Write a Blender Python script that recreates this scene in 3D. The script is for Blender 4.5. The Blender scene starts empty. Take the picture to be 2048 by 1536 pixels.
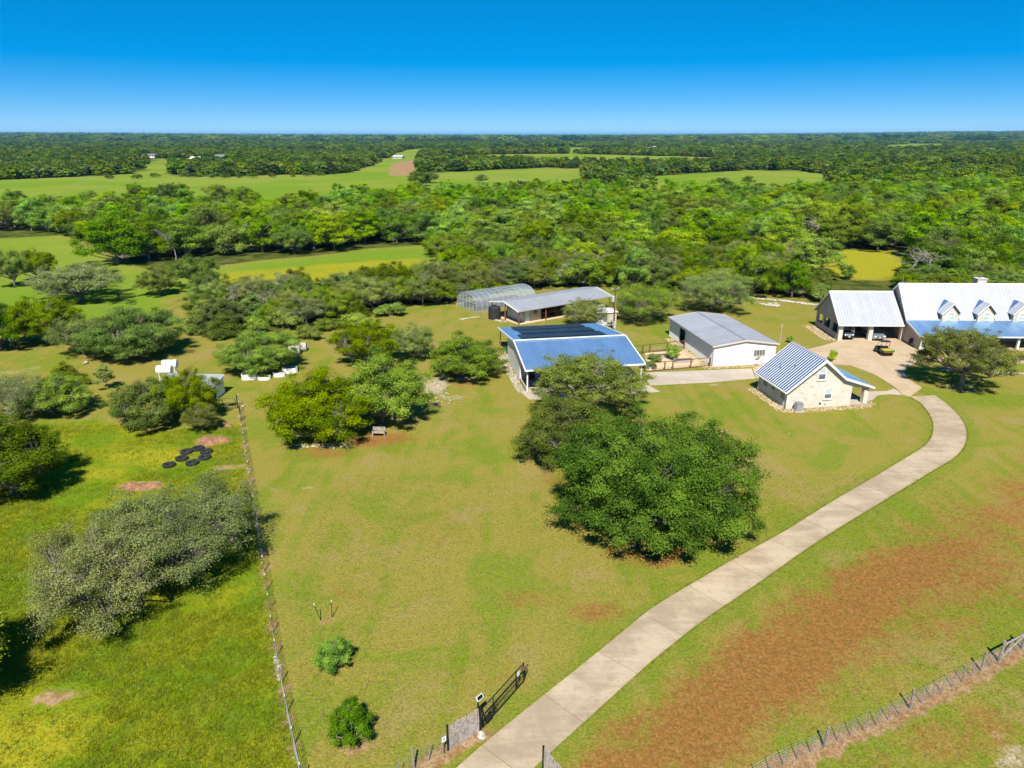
import bpy, bmesh, math, random
import numpy as np
from mathutils import Vector, Matrix

random.seed(7)
R_ = math.radians
SC = bpy.context.scene
COL = SC.collection

# ------------------------------------------------------------------ camera
FPX, CXP, CYP, CAMH = 1421.0, 1024.0, 768.0, 30.0
PITCH = math.atan2(768 - 271, FPX)
cam_d = bpy.data.cameras.new('camera'); cam = bpy.data.objects.new('camera', cam_d); COL.objects.link(cam)
cam.location = (0, 0, CAMH); cam.rotation_euler = (math.pi / 2 - PITCH, 0, 0)
cam_d.sensor_width = 36.0; cam_d.lens = FPX / 2048 * 36.0
cam_d.clip_start = 0.5; cam_d.clip_end = 80000
SC.camera = cam

# ------------------------------------------------------------------ world, sun, exposure
SUN_EL, SHADOW_AZ = 51.0, 4.0            # the shadows point away from the camera
w = bpy.data.worlds.new('World'); SC.world = w; w.use_nodes = True
nt = w.node_tree; nt.nodes.clear()
sky = nt.nodes.new('ShaderNodeTexSky'); sky.sky_type = 'NISHITA'; sky.sun_disc = False
sky.sun_elevation = R_(SUN_EL); sky.sun_rotation = R_(180 + SHADOW_AZ)
sky.altitude = 3000; sky.air_density = 0.6; sky.dust_density = 0.0; sky.ozone_density = 6.0
hs = nt.nodes.new('ShaderNodeHueSaturation'); hs.inputs['Saturation'].default_value = 1.92; hs.inputs['Value'].default_value = 1.14
gm = nt.nodes.new('ShaderNodeGamma'); gm.inputs['Gamma'].default_value = 0.56
bg = nt.nodes.new('ShaderNodeBackground'); bg.inputs['Strength'].default_value = 0.15
wo = nt.nodes.new('ShaderNodeOutputWorld')
nt.links.new(sky.outputs[0], gm.inputs['Color']); nt.links.new(gm.outputs[0], hs.inputs['Color']); nt.links.new(hs.outputs[0], bg.inputs[0]); nt.links.new(bg.outputs[0], wo.inputs[0])
sun_d = bpy.data.lights.new('sun', 'SUN'); sun = bpy.data.objects.new('sun', sun_d); COL.objects.link(sun)
sun_d.energy = 4.6; sun_d.angle = R_(0.55); sun_d.color = (1.0, 0.95, 0.86)
sdir = Vector((math.sin(R_(SHADOW_AZ)) * math.cos(R_(SUN_EL)), math.cos(R_(SHADOW_AZ)) * math.cos(R_(SUN_EL)), -math.sin(R_(SUN_EL))))
sun.rotation_euler = sdir.to_track_quat('-Z', 'Y').to_euler(); sun.location = (0, -40, 60)
SC.view_settings.view_transform = 'Standard'; SC.view_settings.look = 'None'
SC.view_settings.gamma = 1.0; SC.view_settings.use_curve_mapping = False
SC.view_settings.exposure = 0.75
SC.render.engine = 'CYCLES'
cy = SC.cycles
cy.max_bounces = 5; cy.diffuse_bounces = 2; cy.glossy_bounces = 2; cy.transmission_bounces = 3
cy.transparent_max_bounces = 8; cy.volume_bounces = 0
cy.caustics_reflective = False; cy.caustics_refractive = False
cy.use_denoising = True

# ------------------------------------------------------------------ pixel of the 2048 px photograph -> point of the ground
_c, _s = math.cos(PITCH), math.sin(PITCH)
def G(px, py, z=0.0):
    u = (px - CXP) / FPX; v = -(py - CYP) / FPX
    d = (u, _c + v * _s, -_s + v * _c)
    t = (z - CAMH) / d[2]
    return Vector((t * d[0], t * d[1], z))
def G2(p): g = G(*p); return (g.x, g.y)
def proj(x, y, z=0.0):
    dep = y * _c - (z - CAMH) * _s; up = y * _s + (z - CAMH) * _c
    return CXP + FPX * x / dep, CYP - FPX * up / dep, dep

# ------------------------------------------------------------------ object helpers
def tag(o, label=None, cat=None, group=None, kind=None):
    if label: o['label'] = label
    if cat: o['category'] = cat
    if group: o['group'] = group
    if kind: o['kind'] = kind
    return o
def empty(name, loc=(0, 0, 0), rz=0.0, label=None, cat=None, group=None):
    o = bpy.data.objects.new(name, None); COL.objects.link(o)
    o.location = loc; o.rotation_euler = (0, 0, rz); o.empty_display_size = 0.3
    return tag(o, label, cat, group)
def link(name, me, parent=None, loc=None, mat=None):
    o = bpy.data.objects.new(name, me); COL.objects.link(o)
    if mat is not None and not me.materials: me.materials.append(mat)
    if parent is not None: o.parent = parent
    if loc is not None: o.location = loc
    return o
def copy_tree(o, parent=None):
    c = o.copy(); COL.objects.link(c); c.parent = parent
    for ch in list(o.children): copy_tree(ch, c)
    return c
def np_mesh(name, verts, faces_n, nper, mat=None, tint=None, smooth=False):
    me = bpy.data.meshes.new(name)
    verts = np.asarray(verts, dtype=np.float32); f = np.asarray(faces_n, dtype=np.int32).reshape(-1)
    nf = len(f) // nper
    me.vertices.add(len(verts)); me.vertices.foreach_set('co', verts.reshape(-1))
    me.loops.add(len(f)); me.loops.foreach_set('vertex_index', f)
    me.polygons.add(nf); me.polygons.foreach_set('loop_start', np.arange(0, nf * nper, nper, dtype=np.int32))
    if smooth: me.polygons.foreach_set('use_smooth', np.ones(nf, dtype=bool))
    if tint is not None:
        a = me.attributes.new('tint', 'FLOAT', 'POINT'); a.data.foreach_set('value', np.asarray(tint, dtype=np.float32))
    me.update(calc_edges=True)
    if mat: me.materials.append(mat)
    return me

class MB:
    def __init__(self): self.v = []; self.f = []; self.m = []
    def add(self, vs, fs):
        b = len(self.v); self.v += [tuple(p) for p in vs]; self.f += [tuple(b + i for i in q) for q in fs]; return self
    def box(self, x0, x1, y0, y1, z0, z1):
        return self.add([(x0,y0,z0),(x1,y0,z0),(x1,y1,z0),(x0,y1,z0),(x0,y0,z1),(x1,y0,z1),(x1,y1,z1),(x0,y1,z1)],
                        [(0,3,2,1),(4,5,6,7),(0,1,5,4),(1,2,6,5),(2,3,7,6),(3,0,4,7)])
    def frame(self, O, u, v, n, du, dv, dn):      # a box on three given axes
        O, u, v, n = Vector(O), Vector(u), Vector(v), Vector(n)
        P = [O + u*a + v*b + n*c for c in dn for (a, b) in ((du[0],dv[0]),(du[1],dv[0]),(du[1],dv[1]),(du[0],dv[1]))]
        return self.add(P, [(0,3,2,1),(4,5,6,7),(0,1,5,4),(1,2,6,5),(2,3,7,6),(3,0,4,7)])
    def prism(self, poly, axis, a, b):            # extrude a 2d polygon along axis 'x','y' or 'z'
        def P(p, t): return {'x': (t, p[0], p[1]), 'y': (p[0], t, p[1]), 'z': (p[0], p[1], t)}[axis]
        n = len(poly)
        return self.add([P(p, a) for p in poly] + [P(p, b) for p in poly],
                        [tuple(range(n))[::-1], tuple(range(n, 2*n))] + [(i, (i+1) % n, n + (i+1) % n, n + i) for i in range(n)])
    def tube(self, pts, rad, n=6, cap=True):
        pts = [Vector(p) for p in pts]
        if not hasattr(rad, '__len__'): rad = [rad] * len(pts)
        b = len(self.v); ref = None
        for i, p in enumerate(pts):
            t = (pts[min(i+1, len(pts)-1)] - pts[max(i-1, 0)]).normalized()
            if ref is None or abs(ref.dot(t)) > 0.99: ref = Vector((0,0,1)) if abs(t.z) < 0.9 else Vector((1,0,0))
            a = t.cross(ref).normalized(); c = a.cross(t).normalized(); ref = c
            for k in range(n):
                th = 2*math.pi*k/n; self.v.append(tuple(p + a*(rad[i]*math.cos(th)) + c*(rad[i]*math.sin(th))))
        for i in range(len(pts)-1):
            for k in range(n):
                self.f.append((b+i*n+k, b+i*n+(k+1) % n, b+(i+1)*n+(k+1) % n, b+(i+1)*n+k))
        if cap:
            self.f.append(tuple(b+k for k in range(n))[::-1]); self.f.append(tuple(b+(len(pts)-1)*n+k for k in range(n)))
        return self
    def lathe(self, prof, n=16, O=(0,0,0)):       # profile (r, z)
        b = len(self.v); O = Vector(O)
        for r, z in prof:
            for k in range(n):
                th = 2*math.pi*k/n; self.v.append((O.x + r*math.cos(th), O.y + r*math.sin(th), O.z + z))
        for i in range(len(prof)-1):
            for k in range(n):
                self.f.append((b+i*n+k, b+i*n+(k+1) % n, b+(i+1)*n+(k+1) % n, b+(i+1)*n+k))
        self.f.append(tuple(b+k for k in range(n))[::-1]); self.f.append(tuple(b+(len(prof)-1)*n+k for k in range(n)))
        return self
    def xf(self, M):
        self.v = [tuple(M @ Vector(p)) for p in self.v]; return self
    def mesh(self, name, mat=None, smooth=False):
        me = bpy.data.meshes.new(name); me.from_pydata(self.v, [], self.f); me.update()
        if mat: me.materials.append(mat)
        if smooth:
            for p in me.polygons: p.use_smooth = True
        return me
    def build(self, name, mat, parent=None, loc=None, smooth=False):
        return link(name, self.mesh(name, mat, smooth), parent, loc)
def box(name, mat, parent, *a): return MB().box(*a).build(name, mat, parent)

# ------------------------------------------------------------------ materials
class NT:
    def __init__(self, name):
        self.mat = bpy.data.materials.new(name); self.mat.use_nodes = True
        self.t = self.mat.node_tree; self.t.nodes.clear()
        self.out = self.n('ShaderNodeOutputMaterial')
    def n(self, kind, **kw):
        x = self.t.nodes.new(kind)
        for k, v in kw.items():
            if hasattr(x, k): setattr(x, k, v)
            else: x.inputs[k.replace('_', ' ')].default_value = v
        return x
    def l(self, a, b): self.t.links.new(a, b); return b
    def set(self, inp, val):
        if hasattr(val, 'is_linked') or isinstance(val, bpy.types.NodeSocket): self.t.links.new(val, inp)
        else: inp.default_value = val
    def noise(self, vec, scale, detail=3.0, rough=0.55, dist=0.0):
        x = self.n('ShaderNodeTexNoise'); x.inputs['Scale'].default_value = scale; x.inputs['Detail'].default_value = detail
        x.inputs['Roughness'].default_value = rough; x.inputs['Distortion'].default_value = dist
        if vec is not None: self.l(vec, x.inputs['Vector'])
        return x.outputs['Fac']
    def ramp(self, fac, a, b, lo=0.0, hi=1.0):
        x = self.n('ShaderNodeMapRange'); x.interpolation_type = 'SMOOTHSTEP'
        self.set(x.inputs['Value'], fac); x.inputs['From Min'].default_value = a; x.inputs['From Max'].default_value = b
        x.inputs['To Min'].default_value = lo; x.inputs['To Max'].default_value = hi
        return x.outputs[0]
    def math(self, op, a, b=0.0, clamp=False):
        x = self.n('ShaderNodeMath'); x.operation = op; x.use_clamp = clamp
        self.set(x.inputs[0], a); self.set(x.inputs[1], b); return x.outputs[0]
    def mix(self, fac, a, b, kind='MIX'):
        x = self.n('ShaderNodeMix'); x.data_type = 'RGBA'; x.blend_type = kind
        self.set(x.inputs[0], fac)
        for s, v in ((x.inputs[6], a), (x.inputs[7], b)):
            if isinstance(v, tuple): s.default_value = v if len(v) == 4 else v + (1,)
            else: self.t.links.new(v, s)
        return x.outputs[2]
    def bsdf(self, col, rough=0.7, metal=0.0, spec=0.4, bump=None, bstr=0.2, bdist=0.02):
        p = self.n('ShaderNodeBsdfPrincipled')
        if isinstance(col, tuple): p.inputs['Base Color'].default_value = col + (1,) if len(col) == 3 else col
        else: self.l(col, p.inputs['Base Color'])
        self.set(p.inputs['Roughness'], rough); p.inputs['Metallic'].default_value = metal
        p.inputs['Specular IOR Level'].default_value = spec
        if bump is not None:
            b = self.n('ShaderNodeBump'); b.inputs['Strength'].default_value = bstr; b.inputs['Distance'].default_value = bdist
            self.l(bump, b.inputs['Height']); self.l(b.outputs[0], p.inputs['Normal'])
        return p.outputs[0]
    def done(self, sh): self.l(sh, self.out.inputs['Surface']); return self.mat
    def pos(self): return self.n('ShaderNodeNewGeometry').outputs['Position']
    def obj(self): return self.n('ShaderNodeTexCoord').outputs['Object']

def plain(name, col, rough=0.7, metal=0.0, var=0.12, scale=3.0, spec=0.4, bump=0.0):
    m = NT(name); p = m.obj(); f = m.noise(p, scale, 4.0, 0.6)
    d = tuple(c * (1 - var) for c in col); b = tuple(min(1, c * (1 + var)) for c in col)
    c = m.mix(m.ramp(f, 0.3, 0.7), d, b)
    return m.done(m.bsdf(c, rough, metal, spec, m.noise(p, scale * 8, 3.0) if bump else None, bump, 0.02))

M = {}
def metal_sheet(name, col, rough, var=0.08, metal=0.85):
    m = NT(name); p = m.pos(); f = m.noise(p, 0.5, 4.0, 0.6); g = m.noise(p, 6.0, 3.0, 0.6)
    oi = m.n('ShaderNodeObjectInfo').outputs['Random']
    k = m.math('ADD', m.math('MULTIPLY', f, 0.55), m.math('ADD', m.math('MULTIPLY', g, 0.25), m.math('MULTIPLY', oi, 0.2)))
    c = m.mix(m.ramp(k, 0.3, 0.7), tuple(x*(1-var) for x in col), tuple(min(1, x*(1+var)) for x in col))
    r = m.ramp(g, 0.3, 0.75, rough * 0.85, rough * 1.2)
    return m.done(m.bsdf(c, r, metal, 0.5, f, 0.12, 0.05))
M['galv'] = metal_sheet('galvalume_sheet', (0.455, 0.468, 0.49), 0.45, 0.06, 0.30)
M['galv_old'] = metal_sheet('weathered_galvalume', (0.48, 0.485, 0.50), 0.5, 0.08, 0.5)
M['galv_sky'] = metal_sheet('sky_tinted_galvalume', (0.40, 0.64, 0.94), 0.36, 0.10, 0.8)  # blue of the reflected sky is put into the base colour
M['galv_sky_deep'] = metal_sheet('deep_sky_tinted_galvalume', (0.15, 0.29, 0.54), 0.30, 0.06, 0.9)  # same sheet metal, a deeper sky reflection painted into its colour
M['galv_lite'] = metal_sheet('pale_galvalume', (0.50, 0.52, 0.55), 0.45, 0.06, 0.4)
M['trim_white'] = plain('white_trim', (0.78, 0.77, 0.74), 0.5, var=0.04)
M['white_metal'] = plain('white_steel_siding', (0.74, 0.745, 0.74), 0.45, var=0.05, scale=0.8)
M['tan_trim'] = plain('tan_steel_trim', (0.62, 0.52, 0.40), 0.5, var=0.06)
M['rust_red'] = plain('red_oxide_pipe', (0.30, 0.07, 0.035), 0.6, var=0.25)
M['rust_brown'] = plain('rusty_brown_pipe', (0.16, 0.06, 0.035), 0.7, var=0.3)
M['black'] = plain('black_paint', (0.012, 0.012, 0.013), 0.45, var=0.2)
M['rubber'] = plain('black_rubber', (0.022, 0.022, 0.025), 0.8, var=0.35)
M['dark'] = plain('dark_interior', (0.035, 0.033, 0.03), 0.8)
M['cedar'] = plain('weathered_cedar', (0.34, 0.29, 0.26), 0.85, var=0.35, scale=6)
M['post_wood'] = plain('grey_post_wood', (0.25, 0.22, 0.185), 0.85, var=0.3, scale=5)
M['green_steel'] = plain('dark_green_steel', (0.03, 0.05, 0.035), 0.6)
M['wire'] = plain('galvanised_wire', (0.42, 0.43, 0.42), 0.5, 0.5)
M['white_paint'] = plain('white_paint', (0.8, 0.8, 0.79), 0.45, var=0.05)
M['beige'] = plain('beige_wall', (0.52, 0.47, 0.38), 0.8, var=0.1)
M['grey_panel'] = plain('grey_panel', (0.42, 0.43, 0.43), 0.6, var=0.1)
M['solar'] = plain('solar_cell', (0.010, 0.014, 0.028), 0.3, var=0.15, spec=0.18)
M['grey_metal'] = plain('grey_unit_metal', (0.23, 0.24, 0.25), 0.5, 0.2)
M['hay'] = plain('grey_hay', (0.40, 0.36, 0.32), 0.95, var=0.25, scale=5, bump=0.6)
M['glass'] = plain('window_glass', (0.10, 0.13, 0.15), 0.06, var=0.3, scale=0.6, spec=0.9)
M['blind'] = plain('window_blind', (0.45, 0.53, 0.52), 0.25, var=0.1, spec=0.6)
M['green_paint'] = plain('green_paint', (0.02, 0.17, 0.03), 0.35, spec=0.5)
M['yellow_paint'] = plain('yellow_bed', (0.62, 0.36, 0.03), 0.45)
M['car_blue'] = plain('dark_blue_paint', (0.03, 0.07, 0.12), 0.22, 0.3, spec=0.6)
M['car_silver'] = plain('silver_paint', (0.34, 0.36, 0.40), 0.25, 0.6, spec=0.6)
M['chrome'] = plain('chrome', (0.6, 0.62, 0.64), 0.2, 0.9)
M['lamp_glass'] = plain('lamp_glass', (0.75, 0.77, 0.78), 0.1, spec=0.8)
M['tail_red'] = plain('tail_red', (0.4, 0.02, 0.02), 0.2)
M['shade_sail'] = plain('brick_red', (0.33, 0.10, 0.05), 0.8)
M['tank_white'] = plain('white_tank', (0.76, 0.77, 0.78), 0.35, var=0.06)
M['soil_dark'] = plain('garden_soil', (0.06, 0.045, 0.03), 0.95, var=0.3)
M['straw'] = plain('straw_mulch', (0.55, 0.42, 0.25), 0.95, var=0.25, scale=4, bump=0.4)
M['shingle'] = plain('grey_shingle', (0.16, 0.16, 0.17), 0.8)

def stone_wall(name, a, b, c, sx=1.6, sz=3.2):
    m = NT(name); p = m.obj()
    mp = m.n('ShaderNodeMapping'); m.l(p, mp.inputs[0]); mp.inputs['Scale'].default_value = (sx, sx, sz)
    v = m.n('ShaderNodeTexVoronoi'); v.inputs['Scale'].default_value = 1.3; m.l(mp.outputs[0], v.inputs['Vector'])
    e = m.n('ShaderNodeTexVoronoi'); e.feature = 'DISTANCE_TO_EDGE'; e.inputs['Scale'].default_value = 1.3; m.l(mp.outputs[0], e.inputs['Vector'])
    sep = m.n('ShaderNodeSeparateColor'); m.l(v.outputs['Color'], sep.inputs[0])
    col = m.mix(m.ramp(sep.outputs[0], 0.2, 0.8), a, b)
    col = m.mix(m.ramp(sep.outputs[1], 0.84, 0.92), col, c)
    col = m.mix(m.ramp(m.noise(p, 0.5, 3.0), 0.4, 0.75), col, tuple(x * 0.92 for x in a))
    edge = m.ramp(e.outputs['Distance'], 0.0, 0.06)
    col = m.mix(edge, tuple(x * 0.93 for x in a), col)
    return m.done(m.bsdf(col, 0.85, 0.0, 0.25, edge, 0.5, 0.015))
M['limestone'] = stone_wall('cream_limestone_wall', (0.62, 0.56, 0.47), (0.68, 0.63, 0.55), (0.50, 0.46, 0.42))
M['brick'] = stone_wall('buff_brick_wall', (0.50, 0.40, 0.32), (0.58, 0.48, 0.39), (0.42, 0.32, 0.25), 3.0, 9.0)
def rock_mat(name, a, b):
    m = NT(name); g = m.n('ShaderNodeNewGeometry')
    c = m.mix(g.outputs['Random Per Island'], a, b); c = m.mix(m.ramp(m.noise(m.pos(), 4.0), 0.35, 0.7), c, tuple(x*0.75 for x in a))
    return m.done(m.bsdf(c, 0.9, 0.0, 0.2, m.noise(m.pos(), 14.0), 0.5, 0.03))
M['rock'] = rock_mat('tan_limestone_rock', (0.42, 0.30, 0.15), (0.58, 0.48, 0.33))
M['rock_white'] = rock_mat('white_limestone_rock', (0.40, 0.34, 0.27), (0.56, 0.51, 0.44))
def concrete(name, a, b, c):
    m = NT(name); p = m.pos(); oi = m.n('ShaderNodeObjectInfo').outputs['Random']
    f1 = m.noise(p, 0.35, 4.0, 0.6, 0.4); f2 = m.noise(p, 2.2, 4.0, 0.65); f3 = m.noise(p, 14.0, 3.0, 0.6)
    mp = m.n('ShaderNodeMapping'); m.l(p, mp.inputs[0]); mp.inputs['Rotation'].default_value = (0, 0, R_(-42)); mp.inputs['Scale'].default_value = (0.25, 2.2, 1)
    f4 = m.noise(mp.outputs[0], 0.9, 4.0, 0.6, 0.6)
    k = m.math('ADD', m.math('ADD', m.math('MULTIPLY', f1, 0.45), m.math('MULTIPLY', f2, 0.2)), m.math('ADD', m.math('MULTIPLY', f4, 0.25), m.math('MULTIPLY', oi, 0.07)))
    col = m.mix(m.ramp(k, 0.40, 0.60), a, b)
    col = m.mix(m.ramp(f2, 0.54, 0.70, 0.0, 0.6), col, c); col = m.mix(m.ramp(f3, 0.5, 0.8, 0.0, 0.35), col, tuple(x * 0.8 for x in a))
    return m.done(m.bsdf(col, 0.9, 0.0, 0.25, f3, 0.25, 0.01))
M['concrete'] = concrete('driveway_concrete', (0.32, 0.245, 0.16), (0.47, 0.375, 0.255), (0.29, 0.22, 0.145))
M['court'] = concrete('court_concrete', (0.42, 0.31, 0.19), (0.50, 0.38, 0.245), (0.36, 0.265, 0.165))
M['slab'] = concrete('pale_slab_concrete', (0.40, 0.335, 0.26), (0.48, 0.41, 0.33), (0.33, 0.27, 0.21))

def leaf_mat(name, dark, light, trans=0.36, rough=0.7, spec=0.02):
    m = NT(name)
    a = m.n('ShaderNodeAttribute'); a.attribute_name = 'tint'
    oi = m.n('ShaderNodeObjectInfo').outputs['Random']
    c = m.mix(a.outputs['Fac'], dark, light)
    hsv = m.n('ShaderNodeHueSaturation'); m.l(c, hsv.inputs['Color'])
    m.l(m.ramp(oi, 0, 1, 0.48, 0.515), hsv.inputs['Hue']); m.l(m.ramp(m.math('FRACT', m.math('MULTIPLY', oi, 7.3)), 0, 1, 0.70, 1.25), hsv.inputs['Value'])
    m.l(m.ramp(m.math('FRACT', m.math('MULTIPLY', oi, 13.7)), 0, 1, 0.85, 1.08), hsv.inputs['Saturation'])
    col = hsv.outputs[0]
    df = m.n('ShaderNodeBsdfDiffuse'); m.l(col, df.inputs['Color']); d = df.outputs[0]; t = m.n('ShaderNodeBsdfTranslucent'); m.l(col, t.inputs['Color'])
    x = m.n('ShaderNodeMixShader'); x.inputs[0].default_value = trans; m.l(d, x.inputs[1]); m.l(t.outputs[0], x.inputs[2])
    return m.done(x.outputs[0])
M['lf_oak'] = leaf_mat('oak_leaf', (0.0575, 0.1268, 0.0057), (0.2702, 0.3804, 0.0138))
M['lf_oak_dark'] = leaf_mat('dark_oak_leaf', (0.0390, 0.0928, 0.0039), (0.1885, 0.2935, 0.0091))
M['lf_pale'] = leaf_mat('grey_green_leaf', (0.1232, 0.1673, 0.0336), (0.3472, 0.3922, 0.1120))
M['lf_mesquite'] = leaf_mat('mesquite_leaf', (0.1500, 0.1938, 0.0375), (0.4375, 0.4875, 0.1375))
M['lf_olive'] = leaf_mat('olive_leaf', (0.0952, 0.1529, 0.0134), (0.3080, 0.3763, 0.0448))
M['lf_elm'] = leaf_mat('elm_leaf', (0.0825, 0.1888, 0.0022), (0.3135, 0.4919, 0.0044))
M['lf_bright'] = leaf_mat('bright_leaf', (0.1260, 0.2463, 0.0021), (0.3780, 0.5141, 0.0084))
M['lf_cedar'] = leaf_mat('cedar_leaf', (0.0517, 0.1147, 0.0092), (0.1955, 0.2898, 0.0287), 0.2)
M['lf_brush'] = leaf_mat('brush_leaf', (0.0825, 0.1416, 0.0066), (0.2860, 0.3399, 0.0220))
M['lf_peach'] = leaf_mat('peach_leaf', (0.05, 0.15, 0.004), (0.26, 0.43, 0.015), 0.34)
M['lf_far'] = leaf_mat('far_leaf', (0.055, 0.12, 0.004), (0.22, 0.315, 0.014))
M['lf_far_dark'] = leaf_mat('far_dark_leaf', (0.03, 0.075, 0.008), (0.12, 0.185, 0.02))
M['lf_far_bright'] = leaf_mat('far_bright_leaf', (0.09, 0.165, 0.004), (0.31, 0.39, 0.016))
M['bark'] = plain('grey_bark', (0.20, 0.17, 0.14), 0.9, var=0.35, scale=4, bump=0.6)
M['bark_pale'] = plain('pale_bark', (0.30, 0.265, 0.225), 0.9, var=0.25, scale=4, bump=0.5)
M['bark_mesq'] = plain('mesquite_bark', (0.19, 0.165, 0.14), 0.9, var=0.3, scale=4, bump=0.5)
M['bark_dark'] = plain('dark_bark', (0.09, 0.075, 0.06), 0.9, var=0.35, scale=4, bump=0.6)
# ------------------------------------------------------------------ layout of the place (ground points read off the photograph)
def GP(*pts): return [G2(p) for p in pts]
DRIVE_L = GP((820,1622),(913,1536),(985,1473.4),(1080,1397.3),(1158.7,1335),(1262.8,1250),(1300,1218),(1373,1174.5),(1457,1125),(1570,1063),(1665,1003),(1774.8,939),(1822,909.7),(1849.7,893.3),(1865.4,873),(1866.8,844),(1855,822),(1837,802),(1819,793.8))
DRIVE_R = GP((978,1622),(1068,1536),(1097.8,1509),(1242.5,1377),(1300,1325),(1393.6,1250),(1420.5,1231),(1515.5,1167.2),(1610.4,1099.7),(1683.5,1052),(1774.8,997.4),(1855,948),(1913.6,913.4),(1931.8,887.8),(1933.7,858.6),(1917,829.4),(1884.4,800),(1844.4,776))
COURT = GP((1505,737),(1560,716),(1605,701),(1640,693),(1672,684),(1690,662),(1788,662),(1790,676),(1838,702),(1848,724),(1826,728.4),(1814,734),(1809,744),(1812,755.5),(1826,765),(1844,776),(1819,793.8),(1805,789.5),(1791,776),(1773,764),(1751,750.5),(1725,740),(1700,731),(1660,728),(1600,740),(1512,757))
LFENCE = GP((478,808),(484,860),(500,960),(525,1120),(550,1300),(572,1420),(592,1515),(622,1650))
RFENCE = GP((1395,1630),(1551,1538),(1659,1490),(1759.6,1449.4),(1842,1407),(1913.4,1369),(1980,1333),(2060,1288),(2180,1225))

def smooth(a, b, x): t = np.clip((x - a) / (b - a), 0, 1); return t * t * (3 - 2 * t)
def seg_dist(X, Y, poly, closed=True):
    d = np.full(X.shape, 1e9); n = len(poly)
    for i in range(n if closed else n - 1):
        (x0, y0), (x1, y1) = poly[i], poly[(i + 1) % n]
        dx, dy = x1 - x0, y1 - y0; L = dx * dx + dy * dy + 1e-9
        t = np.clip(((X - x0) * dx + (Y - y0) * dy) / L, 0, 1)
        d = np.minimum(d, np.hypot(X - x0 - t * dx, Y - y0 - t * dy))
    return d
def inside(X, Y, poly):
    r = np.zeros(X.shape, bool); n = len(poly)
    for i in range(n):
        (x0, y0), (x1, y1) = poly[i], poly[(i + 1) % n]
        c = ((y0 > Y) != (y1 > Y)) & (X < (x1 - x0) * (Y - y0) / (y1 - y0 + 1e-12) + x0)
        r ^= c
    return r
def sdist(X, Y, poly):
    d = seg_dist(X, Y, poly); return np.where(inside(X, Y, poly), -d, d)
def zground(x, y):
    x = np.asarray(x, float); y = np.asarray(y, float); r = np.hypot(x, y)
    t = np.clip((r - 2200) / 9000, 0, 1); a = x / np.maximum(np.abs(y), 1)
    hill = 13 + 26 * smooth(0.15, 0.6, -a) + 46 * smooth(0.12, 0.7, a)
    z = hill * t ** 1.6 + t * 5 * np.sin(x * 0.0011 + 1) * np.cos(y * 0.0008)
    k = smooth(450, 900, r) * (1 - t)
    z = z + k * 2.2 * (np.sin(x * 0.009 + 0.6) * np.sin(y * 0.006 + 1.2) + 0.5)
    return z - smooth(12500, 20000, r) * hill * 1.2

def clearing(x, y):      # open strips among the far woods
    n = np.sin(x * 0.0042 + 1.3 + 0.6 * np.sin(y * 0.003)) * np.sin(y * 0.0075 + 0.5 + 0.8 * np.sin(x * 0.0022)) + 0.45 * np.sin(x * 0.013 + y * 0.004) * np.sin(y * 0.019 + 2.0)
    return n

MEADOWS = [
 GP((0,362),(60,360),(150,357),(262,352),(300,345),(262,338),(330,320),(420,317),(470,330),(380,338),(330,350),(350,355),(450,357),(560,352),(650,352),(700,348),(745,335),(790,308),(815,303),(870,298),(835,312),(830,322),(834,348),(900,345),(1000,340),(1100,335),(1165,340),(1165,370),(1120,396),(1000,399),(900,404),(760,408),(640,425),(560,440),(330,450),(200,450),(130,445),(0,445),(-300,450),(-300,365)),
 GP((1305,352),(1400,346),(1500,341),(1600,343),(1655,350),(1645,394),(1500,405),(1350,405),(1300,398)),
 GP((1125,302),(1210,298),(1205,306),(1140,313)), GP((1770,291),(1880,289),(1895,297),(1775,300)),
 GP((560,303),(640,300),(630,308)), GP((150,300),(175,300),(172,305)), GP((900,296),(940,293),(935,298)), GP((1085,340),(1165,336),(1160,344)),
]
MID_MEADOW = GP((400,560),(430,535),(520,522),(640,512),(740,498),(860,490),(880,505),(850,540),(760,560),(640,575),(500,588),(420,592))
YEL_MEADOW = GP((1590,503),(1700,500),(1810,503),(1850,520),(1880,548),(1760,560),(1640,556),(1600,530))
PASTURE = GP((-300,640),(-300,478),(0,478),(140,470),(190,500),(300,545),(420,530),(440,575),(330,600),(330,640),(220,630),(180,650),(60,640))
BRUSH_BELT = GP((395,668),(450,676),(560,664),(640,643),(720,640),(790,616),(905,604),(1000,582),(1230,566),(1330,575),(1330,545),(1100,540),(900,560),(800,568),(640,585),(500,596),(420,600),(395,630))
CREEK_WOODS = GP((880,500),(890,545),(1000,562),(1230,572),(1330,585),(1500,592),(1650,598),(1800,598),(2048,592),(2300,590),(2300,385),(2048,380),(1660,398),(1500,408),(1300,408),(1160,398),(1000,402),(900,408),(760,414),(660,432),(600,450),(560,470),(600,500),(740,488))
LEFT_WOODS = GP((-200,462),(0,462),(130,468),(200,490),(300,520),(420,512),(560,512),(640,505),(740,490),(660,440),(600,430),(520,440),(330,440),(230,445),(130,440),(0,437),(-200,435))
YARD = GP((-400,720),(0,705),(200,735),(330,720),(420,680),(640,650),(790,622),(905,610),(1240,600),(1500,602),(1640,606),(2400,600),(2400,2500),(-400,2500))

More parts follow.
